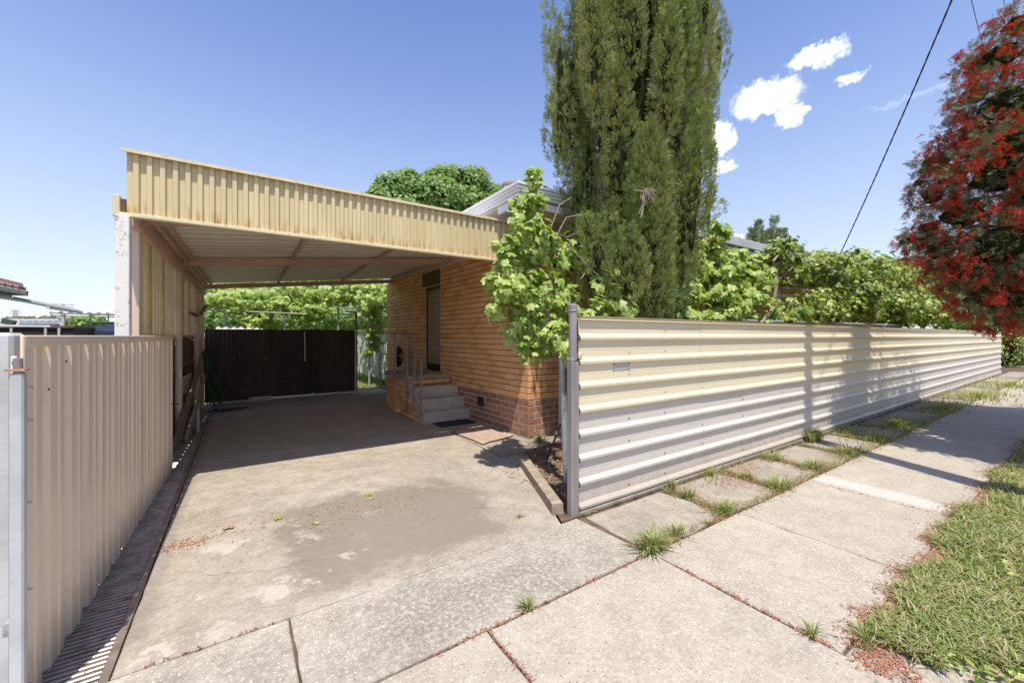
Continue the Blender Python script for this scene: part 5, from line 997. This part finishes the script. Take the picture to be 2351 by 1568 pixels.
# low creeping cover in the joints of the strip paving
JP = []
for (a0, b0), (a1, b1) in zip(sx, sx[1:]):
    k = 260; JP.append(np.stack([RNG.normal((b0+a1)/2, .05, k), RNG.uniform(1.76, 2.38, k), np.full(k, -.004)], 1))
for x0, x1, k, y in ((3.2, 5.6, 700, 1.755), (5.6, 12, 2200, 1.77), (12, 24, 1500, 1.78), (2.35, 3.2, 90, 1.75), (3.3, 9, 900, 2.385), (9, 20, 1200, 2.36)): JP.append(np.stack([RNG.uniform(x0, x1, k), y+RNG.normal(0, .035 if x0 < 5 else .06, k), np.full(k, -.004)], 1))
P = np.concatenate(JP); grass('joint_ground_cover', P, RNG.uniform(.018, .048, len(P)))
# leaves fallen on the driveway, one object each
for i, (x, y, s_, lab, mt_) in enumerate(((-.07, 3.68, .085, 'curled straw coloured leaf lying on the driveway nearest the drain', 'dryleaf'), (.29, 3.69, .075, 'pale green vine leaf lying flat on the driveway', 'vineleaf'), (.99, 3.82, .08, 'green vine leaf lying on the dark stained driveway patch', 'vineleaf'), (.95, 3.70, .05, 'small pale leaf beside the larger green one on the driveway', 'vineleaf'), (.47, 3.42, .05, 'pale oval leaf on the driveway near the white mark', 'vineleaf2'))):
    V, F = GL[i]; V = V*s_; o = link('fallen_leaf', meshdata('fallen_leaf', V*np.array([1, 1, .8]), F, M[mt_]), None, (x, y, .012)); o.rotation_euler = (random.uniform(-.2, .2), random.uniform(-.2, .2), i*1.3); tag(o, lab, 'leaf', None)
# ================================================================ POWER POLE AND WIRES
pp = thing('power_pole', 'timber power pole standing on the verge just right of the frame, carrying the house cable', 'pole', (5.42, -.62, 0))
MB().tube([(5.42, -.62, -.3), (5.42, -.62, 11.2)], [.155, .12], 16).build('shaft', M['pole'], pp); MB().obox((4.6, -.72, 10.9), (6.3, -.72, 10.9), .1, .1).build('crossarm', M['pole'], pp)
def wire(nm, lab, p, q, sag, r_=.012):
    p, q = Vector(p), Vector(q); pts = [p.lerp(q, i/28)-Vector((0, 0, sag*4*(i/28)*(1-i/28))) for i in range(29)]
    w1 = MB()
    for ph in (0, math.pi):
        pt2 = []
        for i in range(140):
            f = i/139; k = f*28; a = pts[min(27, int(k))].lerp(pts[min(28, int(k)+1)], k-int(k)); pt2.append(a + Vector((math.cos(f*170+ph)*r_*.55, math.cos(f*170+ph)*r_*.3, math.sin(f*170+ph)*r_*.7)))
        w1.tube(pt2, r_*.62, 5)
    return tag(w1.build(nm, M['wire']), lab, 'cable')
wire('service_cable', 'twisted black service cable sloping from the pole down to the house eave', (5.42, -.62, 8.7), (12.9, 4.05, 3.36), .22, .016)
def farwire(x0, y0, x1, y1, t, lab):
    d0 = ray(x0, y0)*t + camp; d1 = ray(x1, y1)*t*1.25 + camp; e = d0 + (d0-d1)*.8; tag(MB().tube([e, d0, d1, d1+(d1-d0)*1.5], .012, 6).build('overhead_wire', M['wire']), lab, 'wire')
farwire(2230, 0, 2247, 70, 14, 'short visible overhead wire entering the bottlebrush from the top'); farwire(2304, 0, 2310, 30, 16, 'overhead wire at the top right corner above the bottlebrush')
# ================================================================ NEIGHBOURS ON THE LEFT
nh = thing('neighbour_house', 'neighbouring house with beige gutter and red tiled roof at the left edge', 'house', (-7, 10, 0))
MB().box((-12, 6, 0), (-4.85, 14.1, 2.4)).build('wall', M['nbeige'], nh); MB().box((-4.34, 5.6, 2.40), (-4.20, 14.5, 2.52), .02).build('gutter', M['nbeige'], nh); MB().box((-4.85, 5.6, 2.30), (-4.36, 14.2, 2.40)).build('eave', M['nbeige'], nh)
MB().box((-12, 14.42, 2.40), (-4.2, 14.5, 2.52)).build('gutter', M['nbeige'], nh)
rr = MB().add([(-4.25, 5.6, 2.52), (-4.25, 14.5, 2.52), (-8.2, 10.6, 3.9), (-8.2, 9.6, 3.9), (-12.2, 5.6, 2.52), (-12.2, 14.5, 2.52)], [(0, 1, 2, 3), (1, 5, 2), (5, 4, 3, 2), (4, 0, 3)]).build('roof', M['redtile'], nh)
for k in range(16):
    y = 14.4-k*.34; MB().tube([(-4.22, y, 2.55), (-4.9, y, 2.80)], .05, 6).build('roof_tile', M['redtile'], rr)
for k in range(8): MB().tube([(-4.3-.36*k, 14.4-.36*k, 2.60+.128*k), (-4.7-.36*k, 14.0-.36*k, 2.74+.128*k)], [.1, .08], 8).build('hip_tile', M['redtile'], rr)
MB().tube([(-4.5, 12.3, 2.32), (-4.45, 13.0, 2.30), (-4.42, 13.3, 2.34), (-4.42, 13.35, 2.44)], .06, 10).build('downpipe_elbow', M['pvc'], nh)
aw = thing('neighbour_awning', 'small sloping ribbed awning under the neighbouring eave', 'awning', (-4, 13.4, 2))
MB().sheet([(i*.1, .012*(i % 2)) for i in range(22)], (-4.45, 12.4, 2.32), Vector((1, 0, -.24)).normalized(), (0, 1, 0), (0, 0, 1), 1.15).build('sheet', M['darkgreen'], aw)
MB().obox((-4.45, 14.52, 2.34), (-3.31, 14.52, 2.06), .03, .08).build('side_flashing', M['pvc'], aw); MB().obox((-3.32, 12.4, 2.04), (-3.32, 14.52, 2.04), .05, .05).build('front_beam', M['soffit'], aw); MB().obox((-4.3, 12.4, 2.28), (-4.3, 14.5, 2.28), .05, .05).build('back_beam', M['soffit'], aw)
bs = thing('brown_shed', 'low brown shed with a white roof edge behind the left gate post', 'shed', (-7, 17, 0))
def bxx(x0, x1, y0, y1, Y, dY): a = aty(x0, y0, Y); b = aty(x1, y1, Y); return (a.x, Y, a.z), (b.x, Y+dY, b.z)
MB().box(*bxx(-30, 115, 745, 751, 16, 2)).build('roof_edge', M['gutter'], bs); a, b = bxx(-30, 170, 752, 800, 16.05, 1.8); MB().box((a[0], a[1], 0), (b[0], b[1], a[2])).build('wall', M['nbrown'], bs); MB().box(*bxx(115, 170, 748, 753, 16, 2)).build('roof_edge', M['lowfence'], bs)
for x_ in (25, 104, 135): MB().box(*bxx(x_-3, x_+3, 753, 775, 15.95, .05)).build('bracket', M['leftpost'], bs)
th = thing('tiled_roof_house', 'far low house with pinkish tiled roof carrying solar panels', 'house', (-16, 40, 0))
def roofpx(x0, x1, yb, yt, Y, sh=8, dY=4): a = aty(x0, yb, Y); b = aty(x1, yb, Y); c = aty(x1-sh, yt, Y+dY); d = aty(x0+sh, yt, Y+dY); return MB().add([a, b, c, d, a+Vector((0, .1, -.2)), b+Vector((0, .1, -.2)), c+Vector((0, 0, -.3)), d+Vector((0, 0, -.3))], [(0, 1, 2, 3), (7, 6, 5, 4), (0, 4, 5, 1), (1, 5, 6, 2), (2, 6, 7, 3), (3, 7, 4, 0)])
M['ftile'] = pieces('far_roof_tile', [(.42, .34, .28), (.50, .40, .33)])
roofpx(-20, 142, 747, 732, 40).build('roof', M['ftile'], th); a = aty(-20, 747, 40); b = aty(140, 747, 40); MB().box((a.x, 40.4, 0), (b.x, 46, a.z-.2)).build('wall', M['nbeige'], th)
pa = roofpx(44, 138, 745, 735.5, 39.8, 2, 3.6); 
for k in range(6): roofpx(44+k*15.5, 44+k*15.5+14.6, 744.5, 735, 39.75, 1, 3.4).build('solar_panel', M['solar'], th)
MB().obox(aty(18, 745, 39), aty(23, 734, 39), .5, .5).build('satellite_dish', M['darkgreen'], th)
sh_ = thing('green_trim_carport', 'far carport with corrugated roof and dark green gutter behind the parked vehicle', 'carport', (-5.5, 26, 0))
a = aty(112, 716, 26); b = aty(300, 720, 26); MB().sheet([(j*.05, .035*math.sin(j*1.05)) for j in range(int((b.x-a.x)/.05))], (a.x, 26, a.z), Vector((0, 1, .05)), (1, 0, 0), (0, 0, 1), 5).build('roof_sheet', M['asb'], sh_)
MB().box(*bxx(113, 300, 718, 724, 25.95, .15)).build('gutter', M['darkgreen'], sh_); MB().box(*bxx(115, 300, 724, 730, 26.1, .1)).build('fascia_board', M['nbeige'], sh_)
for x_ in (143, 275): a, b = bxx(x_-3.4, x_+3.4, 722, 745, 26, .25); MB().box((a[0], a[1], 0), (b[0], b[1], a[2])).build('post', M['leftpost'], sh_)
a, b = bxx(212, 300, 738, 771, 30, .2); MB().box((a[0], 30, 0), (b[0], 30.2, a[2])).build('wall', M['ftile'], sh_)
ca = thing('parked_four_wheel_drive', 'dark blue four wheel drive with a roof rack seen over the beige gate', 'car', (-3.3, 18.5, 0))
def loft(secs):
    n = len(secs[0]); V = [p for s_ in secs for p in s_]; F = [tuple(range(n)), tuple(range((len(secs)-1)*n, len(secs)*n))[::-1]]
    for i in range(len(secs)-1):
        for k in range(n): F.append((i*n+k, (i+1)*n+k, (i+1)*n+(k+1) % n, i*n+(k+1) % n))
    return MB().add(V, F)
cx_, cyy, zc = -3.6, 18.6, -.06
def csec(x, hw, z0, z1): return [(cx_+x, cyy-hw, z0), (cx_+x, cyy+hw, z0), (cx_+x, cyy+hw, (z0+z1)*.5), (cx_+x, cyy+hw*.86, z1), (cx_+x, cyy-hw*.86, z1), (cx_+x, cyy-hw, (z0+z1)*.5)]
loft([csec(-2.3, .75, .45, .9), csec(-2.1, .9, .35, 1.12), csec(-.9, .92, .3, 1.18), csec(2.1, .92, .3, 1.18), csec(2.35, .85, .45, 1.05)]).build('body', M['carpaint'], ca, smooth=False)
loft([csec(-1.1, .86, 1.1, 1.2), csec(-.5, .80, 1.1, 1.72), csec(.2, .80, 1.1, 1.80), csec(1.8, .80, 1.1, 1.76), csec(2.2, .84, 1.1, 1.2)]).build('cabin', M['carpaint'], ca)
for y_ in (-.83, .83): MB().box((cx_-.4, cyy+y_-.01, 1.25), (cx_+1.8, cyy+y_+.01, 1.6)).build('window', M['glass'], ca)
for x_ in (-1.45, 1.4):
    for y_ in (-.85, .85): MB().tube([(cx_+x_, cyy+y_-.12, .36), (cx_+x_, cyy+y_+.12, .36)], .36, 18).build('wheel', M['tyre'], ca)
for y_ in (-.6, .6): MB().tube([(cx_-.3, cyy+y_, 1.88), (cx_+1.6, cyy+y_, 1.88)], .025, 6).build('rack_rail', M['darkgreen'], ca)
for x_ in (-.3, .2, .7, 1.2, 1.6): MB().tube([(cx_+x_, cyy-.6, 1.88), (cx_+x_, cyy+.6, 1.88)], .02, 6).build('rack_bar', M['darkgreen'], ca)
MB().obox((cx_-.3, cyy-.6, 2.12), (cx_+.5, cyy-.6, 2.12), .03, .03).build('rack_frame', M['darkgreen'], ca)
for x_ in (-.3, .1, .5): MB().obox((cx_+x_, cyy-.6, 1.8), (cx_+x_, cyy-.6, 2.12), .03, .03).build('rack_frame', M['darkgreen'], ca)
def pylon(x, yb, yt, Y, arm, lab):
    t_ = thing('transmission_tower', lab, 'pylon', aty(x, yb, Y)); b_ = aty(x, yb, Y); q = aty(x, yt, Y); h_ = q.z-b_.z; m_ = MB(); w_ = h_*.16; r_ = Y*.0009
    for s_ in (-1, 1): m_.tube([b_+Vector((s_*w_, 0, 0)), q+Vector((s_*w_*.35, 0, 0))], r_, 4)
    for k in range(6):
        z0 = k/6; z1 = (k+1)/6; a_ = w_*(1-z0*.65); c_ = w_*(1-z1*.65)
        m_.tube([b_+Vector((-a_, 0, z0*h_)), b_+Vector((c_, 0, z1*h_))], r_*.6, 4); m_.tube([b_+Vector((a_, 0, z0*h_)), b_+Vector((-c_, 0, z1*h_))], r_*.6, 4)
    m_.build('lattice', M['pylon'], t_); m_ = MB()
    for f, k in arm: m_.tube([b_+Vector((-k*h_, 0, f*h_)), b_+Vector((k*h_, 0, f*h_))], r_, 4)
    m_.build('crossarms', M['pylon'], t_); return t_
pylon(145, 722, 698, 300, ((.95, .75), (.72, .70)), 'wide lattice transmission tower on the left horizon'); pylon(35, 735, 712, 300, ((.98, .3), (.8, .35), (.6, .3)), 'narrower lattice transmission tower at the far left horizon')
crown('far_treeline', 'low far treetops on the horizon behind the tiled house', 'trees', [E_(x, 745, 90, 20, 9+random.random()*5, 4) for x in (46, 60, 92, 108, 130, 160, 190)], 4000, 1.0, 'greyleaf', OV, None, (-30, 90, 0), (0, 0, .5), .8)
o = crown('neighbour_shrub', 'light green shrub behind the parked vehicle', 'shrub', [E_(205, 738, 23, 24, 10, .8)], 900, .2, 'treeleaf', OV, None, (-6, 23, 0), (0, 0, .5), .7)
